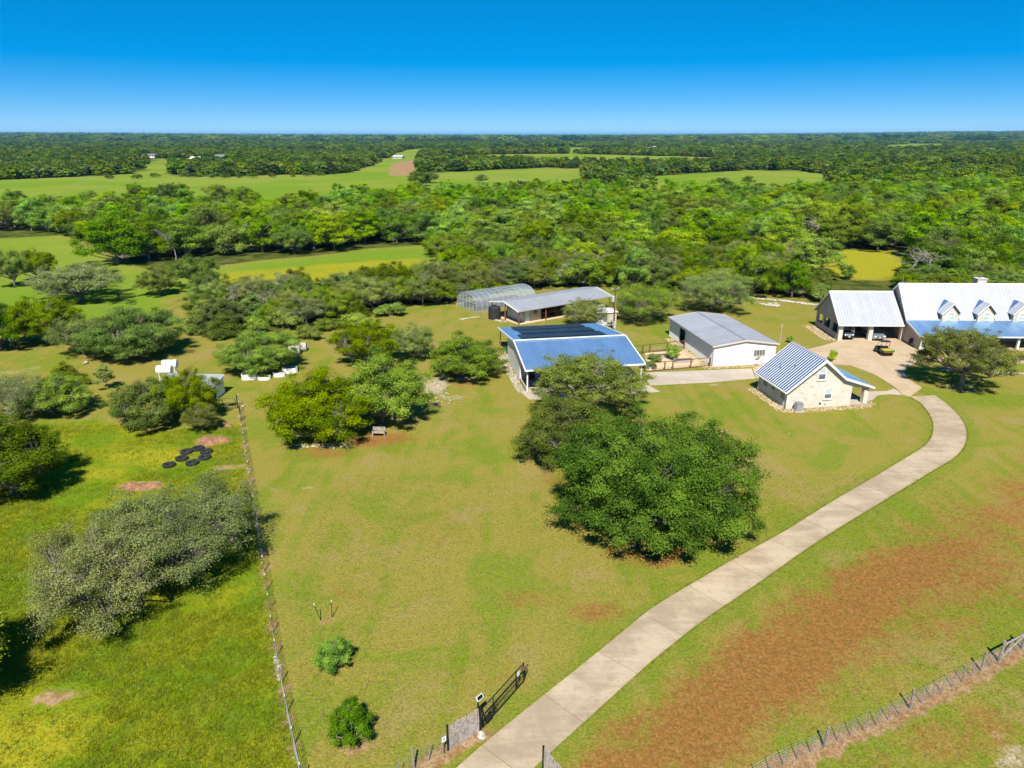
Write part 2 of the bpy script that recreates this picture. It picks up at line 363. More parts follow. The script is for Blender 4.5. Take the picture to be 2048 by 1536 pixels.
def build_ground():
    def axis(lo, hi, st, far, g):
        a = list(np.arange(lo, hi, st)); s = st; v = a[-1]
        while v < far: s *= g; v += s; a.append(v)
        return a
    xs = axis(-64, 100, 0.85, 30000, 1.065); s = 0.85; v = -64; left = []
    while v > -30000: s *= 1.065; v -= s; left.append(v)
    xs = np.array(left[::-1] + xs)
    ys = np.array([-2000, -600, -200, -80, -30, -10, 0, 8, 14, 18] + axis(20, 150, 0.85, 32000, 1.032))
    X, Y = np.meshgrid(xs, ys); nx, ny = len(xs), len(ys)
    X = X.ravel(); Y = Y.ravel(); N = len(X)
    ch = {k: np.zeros(N, np.float32) for k in ('field', 'brown', 'bright', 'pale', 'yellow', 'soil', 'woods', 'lush')}
    def poly(k, pts, w=1.0, soft=1.5):
        sd = sdist(X, Y, pts); ch[k] = np.maximum(ch[k], w * smooth(soft, -soft, sd))
    def spot(k, px, py, rx, ry, w=1.0):
        g = G(px, py); d = np.hypot((X - g.x) / rx, (Y - g.y) / ry); ch[k] = np.maximum(ch[k], w * smooth(1.25, 0.35, d))
    def line(k, pts, r, w): ch[k] = np.maximum(ch[k], w * smooth(r * 1.5, r * 0.5, seg_dist(X, Y, pts, False)))
    # woods everywhere past the yard but for the open meadows
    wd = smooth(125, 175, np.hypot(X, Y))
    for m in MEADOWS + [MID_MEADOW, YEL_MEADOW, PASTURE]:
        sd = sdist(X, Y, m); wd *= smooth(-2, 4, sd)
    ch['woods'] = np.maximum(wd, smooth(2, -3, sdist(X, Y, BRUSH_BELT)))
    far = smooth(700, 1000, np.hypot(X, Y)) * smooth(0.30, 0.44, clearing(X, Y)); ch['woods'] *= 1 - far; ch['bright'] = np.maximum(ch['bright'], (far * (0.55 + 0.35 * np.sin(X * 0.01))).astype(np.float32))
    for m in MEADOWS: poly('bright', m, 1.0, 3)
    poly('bright', MID_MEADOW, 0.8, 3); poly('yellow', GP((420,585),(440,545),(560,535),(740,520),(850,515),(840,540),(640,575)), 0.85, 4)
    poly('yellow', YEL_MEADOW, 1.0, 4); poly('bright', PASTURE, 0.85, 3)
    poly('field', GP((-900,1800),(615,1640),(590,1515),(570,1420),(548,1300),(523,1120),(498,960),(482,850),(440,846),(300,868),(200,838),(120,846),(-300,865)), 1.0, 0.7)
    for a in ((300,915,6,3.2,.9),(170,950,5,3,.7),(20,1500,4,5,.8),(420,1180,4,2.4,.55),(130,890,6,3,.6),(240,1000,6,2,.5),(60,1330,3,2,.4),(330,1420,3,1.6,.35),(250,870,3,2,.5)): spot('yellow', *a)
    poly('brown', GP((1130,1600),(1190,1500),(1290,1420),(1440,1300),(1560,1215),(1700,1128),(1800,1085),(1900,1065),(1980,1090),(1850,1200),(1700,1330),(1580,1430),(1480,1500),(1420,1580)), 1.15, 3.0)
    poly('brown', GP((1250,1600),(1600,1180),(1760,1060),(2048,900),(2300,880),(2300,1120),(2048,1240),(1700,1430),(1500,1540)), 0.62, 5)
    for a in ((1290,1470,3.2,1.8,.95),(1230,1520,2.2,1.2,.9),(1900,1480,5,2.2,.55),(1760,1520,4,1.4,.45),(2000,1440,3,1.5,.5),(1190,1225,2.6,1.4,.75),(1060,1200,4,1.6,.5),(690,1190,3,1.2,.4),(860,1060,6,5,.35),(760,880,5,2.6,.8),(640,905,5,2,.75),(1290,1100,4,3,.9),(930,765,3,2.2,.5),(1120,960,3,2,.6),(1420,1210,3,.6,.5),(520,720,6,3,.35),(960,1330,3,3,.3),(1480,780,8,3,.22),(1350,850,6,4,.2)): spot('brown', *a)
    for a in ((872,770,2.2,5,.95),(905,795,3,1.5,.6),(612,975,1.0,.7,.7),(590,930,3,2,.35),(1110,795,2,.6,.3),(1385,800,4,2,.35),(1545,605,6,1.2,.7),(1300,645,5,2,.5),(900,640,6,1.5,.35),(40,745,6,2,.5),(70,735,2,.8,.7),(170,735,1.6,2.6,.5),(1330,700,3,4,.5),(2080,1545,3,2.2,.9),(1010,640,3,2,.35),(1430,770,1.2,.4,.6),(340,720,5,2,.25)): spot('pale', *a)
    for a in ((425,880,2.0,1.6,1),(455,935,2.4,.8,.9),(420,945,1.2,.6,.7),(280,972,2.6,1.2,1),(110,1393,1.5,1.0,.95),(190,1376,1.2,.5,.4),(652,1240,.8,.5,.85),(715,1492,1.0,.5,.85),(735,1465,.6,.4,.5),(975,1470,.6,.5,.9),(400,840,1.8,1.3,.6),(170,877,1.0,.4,.5),(1130,757,1,1,.3),(260,725,2.5,1.2,.6),(570,770,3,1,.4),(1980,1470,1.6,.8,.45),(1230,830,2,1,.5)): spot('soil', *a)
    poly('soil', GP((776,351),(784,331),(800,325),(832,321),(830,346),(815,352)), 1.0, 3)
    line('soil', RFENCE, 0.5, 1.2); line('soil', LFENCE, 0.30, 0.75); line('soil', GP((962,1466),(900,1502),(850,1530),(780,1580)), 0.4, 1.2)
    line('pale', LFENCE, 0.18, 0.5)
    line('lush', DRIVE_L, 1.3, 0.62); line('lush', DRIVE_R, 1.5, 0.68)
    line('lush', RFENCE, 1.0, 0.35)
    for a in ((1330,835,7,2,.7),(1700,860,9,5,.4),(560,880,3,8,.5),(460,925,2.2,3,.9),(330,1080,5,3,.6),(1990,800,10,4,.8),(1180,1260,4,3,.5),(820,650,10,3,.4),(640,1120,4,4,.35),(820,1450,4,1.2,.5),(1560,640,14,6,.5),(430,1400,4,3,.5),(1050,790,6,6,.35),(1640,620,8,5,.5),(730,850,4,3,.3)): spot('lush', *a)
    V = np.stack([X, Y, zground(X, Y)], 1)
    i = np.arange((nx - 1) * (ny - 1)); r, c = i // (nx - 1), i % (nx - 1); b = r * nx + c
    F = np.stack([b, b + 1, b + nx + 1, b + nx], 1)
    me = np_mesh('ground', V, F, 4, None, None, True)
    for nm, ks in (('maskA', ('field', 'brown', 'bright')), ('maskB', ('pale', 'yellow', 'soil')), ('maskC', ('woods', 'lush', 'lush'))):
        a = me.attributes.new(nm, 'FLOAT_COLOR', 'POINT'); C = np.ones((N, 4), np.float32)
        for j, k in enumerate(ks): C[:, j] = ch[k]
        a.data.foreach_set('color', C.ravel())
    return me

def ground_mat():
    m = NT('grassland'); p = m.pos()
    n_big = m.noise(p, 0.035, 3.0, 0.55, 0.3); n_mid = m.noise(p, 0.22, 4.0, 0.6, 0.4); n_sm = m.noise(p, 1.3, 4.0, 0.65); n_fine = m.noise(p, 6.5, 3.0, 0.7); n_far = m.noise(p, 0.012, 5.0, 0.6)
    mp = m.n('ShaderNodeMapping'); m.l(p, mp.inputs[0]); mp.inputs['Rotation'].default_value = (0, 0, R_(12)); mp.inputs['Scale'].default_value = (0.9, 0.06, 1)
    n_mow = m.noise(mp.outputs[0], 0.8, 2.0, 0.5, 0.2)
    sep = []
    for a in ('maskA', 'maskB', 'maskC'):
        at = m.n('ShaderNodeAttribute'); at.attribute_name = a; s = m.n('ShaderNodeSeparateColor'); m.l(at.outputs['Color'], s.inputs[0]); sep.append(s.outputs)
    jit = m.math('ADD', m.math('MULTIPLY', m.math('SUBTRACT', n_mid, 0.5), 1.5), m.math('MULTIPLY', m.math('SUBTRACT', n_sm, 0.5), 1.6))
    def mask(s, lo=0.25, hi=0.85): return m.ramp(m.math('ADD', s, m.math('MULTIPLY', jit, m.math('MULTIPLY', m.math('POWER', s, 0.5), 1.0))), lo, hi)
    k = m.math('ADD', m.math('MULTIPLY', n_big, 0.45), m.math('ADD', m.math('MULTIPLY', n_mid, 0.45), m.math('MULTIPLY', n_mow, 0.36)))
    n_pat = m.noise(p, 0.13, 6.0, 0.66, 0.6); n_gr = m.noise(p, 3.2, 3.0, 0.7, 0.3)
    lawn = m.mix(m.ramp(k, 0.50, 0.66), (0.15, 0.205, 0.010), (0.25, 0.22, 0.036))
    lawn = m.mix(m.ramp(n_pat, 0.53, 0.64, 0.0, 0.7), lawn, (0.295, 0.225, 0.075))
    lawn = m.mix(m.ramp(n_pat, 0.48, 0.38, 0.0, 0.75), lawn, (0.14, 0.215, 0.010))
    lawn = m.mix(m.ramp(n_gr, 0.42, 0.66, 0.0, 0.5), lawn, (0.26, 0.20, 0.075))
    lush = m.mix(m.ramp(n_mid, 0.35, 0.7), (0.125, 0.20, 0.014), (0.20, 0.21, 0.028))
    field = m.mix(m.ramp(n_mid, 0.38, 0.62), (0.125, 0.21, 0.008), (0.235, 0.24, 0.012))
    field = m.mix(m.ramp(n_sm, 0.45, 0.7, 0, 0.5), field, (0.10, 0.15, 0.010))
    brown = m.mix(m.ramp(n_gr, 0.38, 0.64), (0.235, 0.105, 0.028), (0.30, 0.155, 0.048))
    brown = m.mix(m.ramp(n_sm, 0.55, 0.7, 0, 0.4), brown, (0.19, 0.15, 0.032))
    bright = m.mix(m.ramp(n_far, 0.4, 0.6), (0.15, 0.245, 0.018), (0.215, 0.26, 0.035))
    yellow = m.mix(m.ramp(n_sm, 0.38, 0.66), (0.345, 0.295, 0.018), (0.245, 0.265, 0.018))
    pale = m.mix(m.ramp(n_sm, 0.4, 0.62), (0.50, 0.40, 0.28), (0.28, 0.24, 0.10))
    soil = m.mix(m.ramp(n_sm, 0.38, 0.62), (0.28, 0.155, 0.075), (0.38, 0.25, 0.135))
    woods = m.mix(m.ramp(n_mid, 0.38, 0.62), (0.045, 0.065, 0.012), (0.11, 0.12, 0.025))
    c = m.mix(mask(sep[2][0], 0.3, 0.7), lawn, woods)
    c = m.mix(mask(sep[0][2]), c, bright); c = m.mix(mask(sep[0][0]), c, field); c = m.mix(mask(sep[2][1], 0.3, 0.95), c, lush)
    c = m.mix(mask(sep[0][1], 0.2, 0.95), c, brown); c = m.mix(mask(sep[1][1], 0.3, 0.95), c, yellow)
    c = m.mix(mask(sep[1][0], 0.4, 0.8), c, pale); c = m.mix(mask(sep[1][2], 0.35, 0.75), c, soil)
    c = m.mix(m.ramp(n_fine, 0.42, 0.66, 0.0, 0.6), c, m.mix(1.0, c, (0.45, 0.48, 0.42), 'MULTIPLY'))
    c = m.mix(m.ramp(n_fine, 0.45, 0.3, 0.0, 0.45), c, m.mix(1.0, c, (1.45, 1.35, 1.2), 'MULTIPLY'))
    hgt = m.math('ADD', m.math('MULTIPLY', n_fine, 0.6), m.math('MULTIPLY', n_sm, 1.0))
    return m.done(m.bsdf(c, 0.95, 0.0, 0.0, hgt, 0.55, 0.12))
M['ground'] = ground_mat()
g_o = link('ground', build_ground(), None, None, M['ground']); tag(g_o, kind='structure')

# ------------------------------------------------------------------ concrete
def resample(pts, n):
    P = np.array(pts); d = np.r_[0, np.cumsum(np.hypot(*np.diff(P, axis=0).T))]; s = np.linspace(0, d[-1], n)
    return np.stack([np.interp(s, d, P[:, 0]), np.interp(s, d, P[:, 1])], 1)
def smooth_line(P, it=2):
    P = P.copy()
    for _ in range(it): P[1:-1] = 0.25 * P[:-2] + 0.5 * P[1:-1] + 0.25 * P[2:]
    return P
def drive():
    n = 16 * 8 + 1; L = smooth_line(resample(DRIVE_L, n), 5)
    # the right edge is matched point by point to the left one by nearest distance along its length
    Rr = smooth_line(resample(DRIVE_R, n * 3), 12); idx = []; j = 0
    for i in range(n):
        a = L[min(i + 1, n - 1)] - L[max(i - 1, 0)]; a /= np.hypot(*a)
        w_ = Rr[j:j + 40]; k = int(np.argmin(np.abs((w_ - L[i]) @ a))); j = j + k; idx.append(j)
    Rp = smooth_line(Rr[np.array(idx)], 3)
    root = empty('driveway', (0, 0, 0)); tag(root, kind='structure')
    for s in range(16):
        ia, ib = s * 8, s * 8 + 8
        l = L[ia:ib + 1].copy(); r = Rp[ia:ib + 1].copy()
        for e, q in ((0, 1), (-1, -2)):
            for arr in (l, r):
                d = arr[q] - arr[e]; arr[e] = arr[e] + d / (np.hypot(*d) + 1e-9) * 0.022
        m = len(l); V = [(x, y, 0.055) for x, y in l] + [(x, y, 0.055) for x, y in r] + [(x, y, -0.08) for x, y in l] + [(x, y, -0.08) for x, y in r]
        F = []
        for i in range(m - 1):
            F += [(i, m + i, m + i + 1, i + 1), (i, i + 1, 2*m + i + 1, 2*m + i), (m + i, 3*m + i, 3*m + i + 1, m + i + 1)]
        F += [(0, 2*m, 3*m, m), (m - 1, 2*m - 1, 4*m - 1, 3*m - 1)]
        MB().add(V, F).build('slab', M['concrete'], root)
    return L, Rp
DL, DR = drive()
def clip_rect(poly, x0, x1, y0, y1):
    def clip(P, ins, cut):
        o = []
        for i in range(len(P)):
            a, b = P[i], P[(i + 1) % len(P)]
            if ins(a): o.append(a)
            if ins(a) != ins(b): o.append(cut(a, b))
        return o
    def cx(c): return lambda a, b: (c, a[1] + (b[1] - a[1]) * (c - a[0]) / (b[0] - a[0]))
    def cyy(c): return lambda a, b: (a[0] + (b[0] - a[0]) * (c - a[1]) / (b[1] - a[1]), c)
    for ins, cut in ((lambda p: p[0] >= x0, cx(x0)), (lambda p: p[0] <= x1, cx(x1)), (lambda p: p[1] >= y0, cyy(y0)), (lambda p: p[1] <= y1, cyy(y1))):
        poly = clip(poly, ins, cut)
        if len(poly) < 3: return []
    return poly
def paving(name, poly, mat, st, rot, top, gap=0.02):
    root = empty(name, (0, 0, 0)); tag(root, kind='structure')
    c, s = math.cos(rot), math.sin(rot)
    Q = [(x * c + y * s, -x * s + y * c) for x, y in poly]
    xs = [q[0] for q in Q]; ys = [q[1] for q in Q]; x = min(xs)
    while x < max(xs):
        y = min(ys)
        while y < max(ys):
            P = clip_rect(Q, x + gap / 2, x + st - gap / 2, y + gap / 2, y + st - gap / 2)
            if len(P) >= 3:
                A = 0.5 * sum(P[i][0] * P[(i+1) % len(P)][1] - P[(i+1) % len(P)][0] * P[i][1] for i in range(len(P)))
                if abs(A) > 0.15:
                    if A < 0: P = P[::-1]
                    W = [(a * c - b * s, a * s + b * c) for a, b in P]
                    MB().prism(W, 'z', -0.08, top).build('slab', mat, root)
            y += st
        x += st
    return root
paving('concrete_court', COURT, M['court'], 4.6, R_(-8), 0.05)
paving('footpath', GP((1722,786),(1740,783.5),(1773,782.7),(1790,776.5),(1804,790),(1781,788.3),(1756,790.6),(1745,800),(1722,806)), M['slab'], 2.4, R_(10), 0.045)
paving('barn_drive', GP((1283,746),(1400,741.5),(1503,737.5),(1511,757),(1420,765),(1300,771)), M['slab'], 4.2, R_(10), 0.046)
paving('house_walk', GP((1852,722),(1900,721),(2060,727),(2060,716),(1900,711),(1852,712)), M['court'], 2.2, R_(-3), 0.046)
# ------------------------------------------------------------------ building helpers
def clad(parent, name, O, u, L, v, mat, w=0.9, ribs=(0.0,), rh=0.045, rw=0.045, t=0.014, seam=None):
    """sheet-metal panels side by side along u, each a child of the surface they cover"""
    O, u, v = Vector(O), Vector(u).normalized(), Vector(v); n = u.cross(v).normalized(); S = v.length; vv = v.normalized()
    k = max(1, round(L / w)); w = L / k
    b = MB().frame((0, 0, 0), u, vv, n, (0.002, w - 0.002), (0, S), (0, t))
    for r in ribs:
        a = r * w
        b.frame((0, 0, 0), u, vv, n, (a + 0.004, a + 0.004 + rw), (0.0, S - 0.003), (t, t + rh))
    me = b.mesh(name, mat)
    for i in range(k): link(name, me, parent, O + u * (w * i))
    if seam:
        sm = MB().frame((0, 0, 0), u, vv, n, (-0.036, 0.036), (0.004, S - 0.005), (t + 0.001, t + 0.055)).mesh('roof_seam', seam)
        for i in range(k + 1): link('roof_seam', sm, parent, O + u * (w * i))
def window(root, O, u, n, w, h, fm='trim_white', pm='glass', mull='h', sill='limestone', two=None):
    O, u, n = Vector(O), Vector(u), Vector(n); z = Vector((0, 0, 1)); e = 0.07
    b = MB()
    for du, dv in (((0, w), (0, e)), ((0, w), (h - e, h)), ((0, e), (e, h - e)), ((w - e, w), (e, h - e))): b.frame(O, u, z, n, du, dv, (0.003, 0.06))
    if mull == 'h': b.frame(O, u, z, n, (e, w - e), (h / 2 - 0.03, h / 2 + 0.03), (0.003, 0.055))
    else:
        for i in range(1, mull): b.frame(O, u, z, n, (w * i / mull - 0.03, w * i / mull + 0.03), (e, h - e), (0.003, 0.055))
    f = b.build('window', M[fm], root)
    if mull == 'h':
        for i, p in ((0, pm), (1, two or pm)):
            MB().frame(O, u, z, n, (e, w - e), (e, h / 2 - 0.03) if i == 0 else (h / 2 + 0.03, h - e), (0.004, 0.02)).build('pane', M[p], f)
    else:
        for i in range(mull): MB().frame(O, u, z, n, (w * i / mull + 0.035, w * (i + 1) / mull - 0.035), (e, h - e), (0.004, 0.02)).build('pane', M[pm], f)
    if sill: MB().frame(O, u, z, n, (-0.1, w + 0.1), (-0.12, -0.003), (0.002, 0.10)).build('sill', M[sill], f)
    return f
def door(root, O, u, n, w, h, mat='white_paint'):
    O, u, n = Vector(O), Vector(u), Vector(n); z = Vector((0, 0, 1))
    d = MB().frame(O, u, z, n, (0, w), (0, h), (0.003, 0.05)).build('door', M[mat], root)
    MB().frame(O, u, z, n, (w - 0.14, w - 0.09), (h * 0.45, h * 0.5), (0.052, 0.11)).build('handle', M['black'], d)
    return d

# ------------------------------------------------------------------ barn with solar panels
def solar_barn():
    W, D, RY = 14.8, 21.0, 7.7
    ze, zr, zb = 3.05, 4.5, 2.85
    r = empty('solar_barn', (1.82, 82.54, 0), R_(10.1), 'white metal barn with sky-tinted metal roof and black solar panels', 'barn')
    def zt(y): return ze + (zr - ze) * y / RY if y < RY else zr - (zr - zb) * (y - RY) / (D - RY)
    for x0, x1, nm in ((0.0, 0.16, 'a'), (W - 0.16, W, 'b')):
        wl = MB().prism([(4.6, 0.05), (13.8, 0.05), (13.8, zt(13.8) - 0.16), (RY, zr - 0.16), (4.6, zt(4.6) - 0.16)], 'x', x0, x1).build('side_wall', M['white_metal'], r)
        if nm == 'a':
            for i in range(10):
                y0 = 4.6 + 0.92 * i; MB().box(-0.022, -0.002, y0 + 0.01, y0 + 0.90, 0.06, min(zt(y0), zt(y0 + 0.92)) - 0.2).build('wall_panel', M['white_metal'], wl)
    box('back_wall', M['white_metal'], r, 0.165, W - 0.165, 13.62, 13.78, 0.05, zt(13.8) - 0.17)
    pw = box('partition_wall', M['beige'], r, 0.165, W - 0.165, 4.7, 4.85, 0.05, zt(4.7) - 0.17)
    for x, w_, h in ((1.0, 1.0, 2.1), (4.6, 3.0, 2.5), (10.2, 3.0, 2.5)): MB().box(x, x + w_, 4.64, 4.697, 0.06, h).build('door', M['dark' if w_ < 2 else 'grey_panel'], r)
    box('step_base', M['slab'], r, 0.0, 0.14, 0.2, 4.58, 0.03, 0.42)
    for x in (0.0, 4.9, 9.8, W - 0.16): box('post', M['trim_white'], r, x, x + 0.16, 0.02, 0.18, 0.03, ze - 0.16)
    for x in (0.0, 4.9, 9.8, W - 0.12): box('post', M['rust_red'], r, x, x + 0.12, D - 0.4, D - 0.28, 0.0, zt(D - 0.3) - 0.16)
    box('beam', M['trim_white'], r, 0.0, W, 0.185, 0.3, ze - 0.36, ze - 0.165)
    rf = MB().prism([(-0.3, ze - 0.06), (RY, zr), (D, zb), (D, zb - 0.12), (RY, zr - 0.14), (-0.3, ze - 0.16)], 'x', -0.25, W + 0.25).build('roof', M['galv_sky'], r)
    clad(rf, 'roof_panel', (-0.2, -0.28, ze - 0.045), (1, 0, 0), W + 0.4, (0, RY + 0.24, zr - ze + 0.05), M['galv_sky'], 0.92, (0.0, 0.33, 0.66), 0.028, 0.05)
    clad(rf, 'roof_panel', (W + 0.2, D - 0.01, zb + 0.012), (-1, 0, 0), W + 0.4, (0, -(D - RY - 0.06), zr - zb), M['galv_sky'], 0.92, (0.0, 0.33, 0.66), 0.028, 0.05)
    MB().frame((-0.24, RY, zr + 0.02), (1, 0, 0), (0, 1, 0), (0, 0, 1), (0, W + 0.48), (-0.22, 0.22), (0.02, 0.075)).build('ridge_cap', M['trim_white'], rf)
    for x in (-0.33, W + 0.2):
        MB().prism([(-0.36, ze - 0.2), (-0.36, ze + 0.02), (RY, zr + 0.1), (D + 0.02, zb + 0.09), (D + 0.02, zb - 0.16), (RY, zr - 0.18)], 'x', x, x + 0.125).build('rake_trim', M['trim_white'], rf)
    box('gutter', M['trim_white'], rf, -0.2, W + 0.19, -0.47, -0.31, ze - 0.17, ze - 0.0)
    # panels, two deep in each of three rows on the rear slope
    sl = (zb - zr) / (D - RY); n = Vector((0, -sl, 1)).normalized(); vv = Vector((0, 1, sl)).normalized()
    pm = MB().frame((0, 0, 0), (1, 0, 0), vv, n, (0.012, 1.05), (0.012, 1.72), (0.0, 0.04)).mesh('solar_panel', M['solar'])
    for y0, xa, cols in ((8.6, 1.0, 11), (12.75, 1.8, 10), (16.75, 1.5, 10)):
        for j in range(2):
            for i in range(cols):
                y = y0 + j * 1.74; link('solar_panel', pm, r, (xa + i * 1.064, y, zt(y) + 0.14))
        MB().frame((xa, y0 + 1.6, zt(y0 + 1.6) + 0.09), (1, 0, 0), vv, n, (0, cols * 1.06), (0, 0.05), (0, 0.045)).build('panel_rail', M['chrome'], r)
    tv = box('wall_screen', M['black'], r, 0.9, 1.7, 4.55, 4.635, 1.0, 1.9)
    return r
solar_barn()
def loc2w(o, p): return Vector((o.location.x + p[0]*math.cos(o.rotation_euler.z) - p[1]*math.sin(o.rotation_euler.z), o.location.y + p[0]*math.sin(o.rotation_euler.z) + p[1]*math.cos(o.rotation_euler.z)))
class _F: pass
def frame_at(x, y, rz):
    f = _F(); f.location = Vector((x, y, 0)); f.rotation_euler = Vector((0, 0, rz)); return f
fa = frame_at(1.82, 82.54, R_(10.1))
paving('barn_slab', [tuple(loc2w(fa, p)) for p in ((-0.75, 0.3), (-0.2, -2.4), (3.0, -2.9), (16.3, -2.6), (15.2, 2.2), (15.2, 20.5), (0.05, 20.5), (0.05, 0.6))], M['slab'], 4.9, R_(10.1), 0.042)

# ------------------------------------------------------------------ stable with red posts
def stable():
    L, W, RY = 20.4, 8.1, 4.1; ze, zr, zb = 2.45, 3.4, 2.6
    r = empty('stable', (1.11, 115.41, 0), R_(35), 'long open stable with pale grey roof on red posts', 'stable')
    for x in (0.0, 5.7, 11.2, 16.4, L - 0.14):
        box('post', M['rust_red'], r, x, x + 0.14, 0.0, 0.14, 0, ze - 0.1); box('post', M['rust_red'], r, x, x + 0.14, W - 0.14, W, 0, zb - 0.1)
    box('post', M['rust_red'], r, 0.0, 0.16, RY - 0.08, RY + 0.08, 0, zr - 0.12)
    box('room_wall', M['grey_panel'], r, 1.9, 2.0, 1.2, 6.2, 0.02, ze + 0.12)
    for i in range(4): box('wall_panel', M['white_metal'], r, 1.87, 1.897, 1.25 + i * 1.2, 2.38 + i * 1.2, 0.05, 1.5)
    box('room_wall', M['beige'], r, 1.9, 5.5, 1.08, 1.197, 0.02, ze + 0.1)
    door(r, (2.1, 1.078, 0.03), (1, 0, 0), (0, -1, 0), 0.9, 2.05, 'white_metal')
    box('room_wall', M['dark'], r, 5.5, 5.62, 1.2, 6.2, 0.02, ze + 0.1)
    box('rear_wall', M['rust_brown'], r, 5.7, L - 0.2, 6.3, 6.42, 0.02, zb + 0.3)
    for x in (9.0, 13.0, 17.0): box('stall_partition', M['rust_brown'], r, x, x + 0.1, 1.3, 6.25, 0.02, 1.7)
    for x in (5.8, 9.15, 13.15): box('stall_rail', M['rust_brown'], r, x, x + 3.0, 1.22, 1.28, 1.0, 1.12)
    box('low_wall', M['white_paint'], r, 15.0, 19.6, 0.5, 0.72, 0.0, 1.15)
    st = []
    for k in range(10):
        a = math.pi / 2 + k * math.pi / 5; q = 0.52 if k % 2 == 0 else 0.21; st.append((4.3 + q * math.cos(a), 1.55 + q * math.sin(a)))
    MB().prism(st, 'y', 1.03, 1.075).build('star_ornament', M['rust_brown'], r)
    box('earth_floor', M['straw'], r, 0.3, L - 0.2, 0.2, W - 0.2, -0.05, 0.018)
    rf = MB().prism([(-0.35, ze - 0.02), (RY, zr), (W + 0.3, zb), (W + 0.3, zb - 0.09), (RY, zr - 0.1), (-0.35, ze - 0.11)], 'x', -0.3, L + 0.3).build('roof', M['galv_old'], r)
    clad(rf, 'roof_panel', (-0.28, -0.34, ze - 0.012), (1, 0, 0), L + 0.56, (0, RY + 0.3, zr - ze + 0.016), M['galv_old'], 0.92, (0.0, 0.5), 0.022, 0.04)
    clad(rf, 'roof_panel', (L + 0.28, W + 0.29, zb + 0.01), (-1, 0, 0), L + 0.56, (0, -(W + 0.25 - RY), zr - zb), M['galv_old'], 0.92, (0.0, 0.5), 0.022, 0.04)
    box('ridge_cap', M['galv_old'], rf, -0.3, L + 0.3, RY - 0.2, RY + 0.2, zr + 0.02, zr + 0.06)
    for x in (-0.38, L + 0.29): MB().prism([(-0.4, ze - 0.14), (-0.4, ze + 0.03), (RY, zr + 0.07), (W + 0.33, zb + 0.06), (W + 0.33, zb - 0.14), (RY, zr - 0.13)], 'x', x, x + 0.09).build('rake_trim', M['trim_white'], rf)
stable()

# ------------------------------------------------------------------ greenhouse
def polycarb():
    m = NT('polycarbonate'); t = m.n('ShaderNodeBsdfTransparent'); t.inputs[0].default_value = (0.86, 0.9, 0.92, 1)
    p = m.bsdf((0.62, 0.70, 0.76), 0.12, 0.0, 1.0); x = m.n('ShaderNodeMixShader'); x.inputs[0].default_value = 0.24
    m.l(t.outputs[0], x.inputs[1]); m.l(p, x.inputs[2]); return m.done(x.outputs[0])
M['polycarb'] = polycarb()
def greenhouse():
    L, W, Hh, nb = 13.2, 6.9, 3.1, 11
    r = empty('greenhouse', (-6.3, 124.4, 0), R_(35), 'arched clear greenhouse with white hoops behind the stable', 'greenhouse')
    prof = [(W / 2 - W / 2 * math.copysign(abs(math.cos(a)) ** 0.75, math.cos(a)), Hh * math.sin(a) ** 0.75) for a in [math.pi * i / 12 for i in range(13)]]
    for i in range(nb + 1):
        MB().tube([(L * i / nb, y, z) for y, z in prof], 0.035, 5).build('hoop', M['grey_panel'], r)
    for k in (2, 6, 10): MB().tube([(0, prof[k][0], prof[k][1] + 0.0), (L, prof[k][0], prof[k][1])], 0.03, 5).build('purlin', M['grey_panel'], r)
    V = []; F = []
    for x in (0.04, L / nb - 0.04):
        V += [(x, y + (0.03 if y < W / 2 else -0.03) * -1, z + 0.045) for y, z in prof]
    n = len(prof); F = [(i, i + 1, n + i + 1, n + i) for i in range(n - 1)]
    me = MB().add(V, F).mesh('glazing_panel', M['polycarb'])
    for i in range(nb): link('glazing_panel', me, r, (L * i / nb, 0, 0))
    for x in (0.02, L - 0.02):
        MB().add([(x, y, z) for y, z in prof], [tuple(range(n))]).build('end_wall', M['polycarb'], r)
        for y in (1.2, 2.4, 3.45, 4.6, 5.7):
            z = np.interp(y, [p[0] for p in prof], [p[1] for p in prof]); box('end_stud', M['grey_panel'], r, x - 0.06, x - 0.02, y - 0.02, y + 0.02, 0, float(z))
        box('end_rail', M['grey_panel'], r, x - 0.10, x - 0.065, 0.15, W - 0.15, 1.5, 1.56)
    for y in (1.0, 4.6): box('plant_bench', M['soil_dark'], r, 0.8, L - 0.8, y, y + 1.2, 0.0, 0.75)
greenhouse()

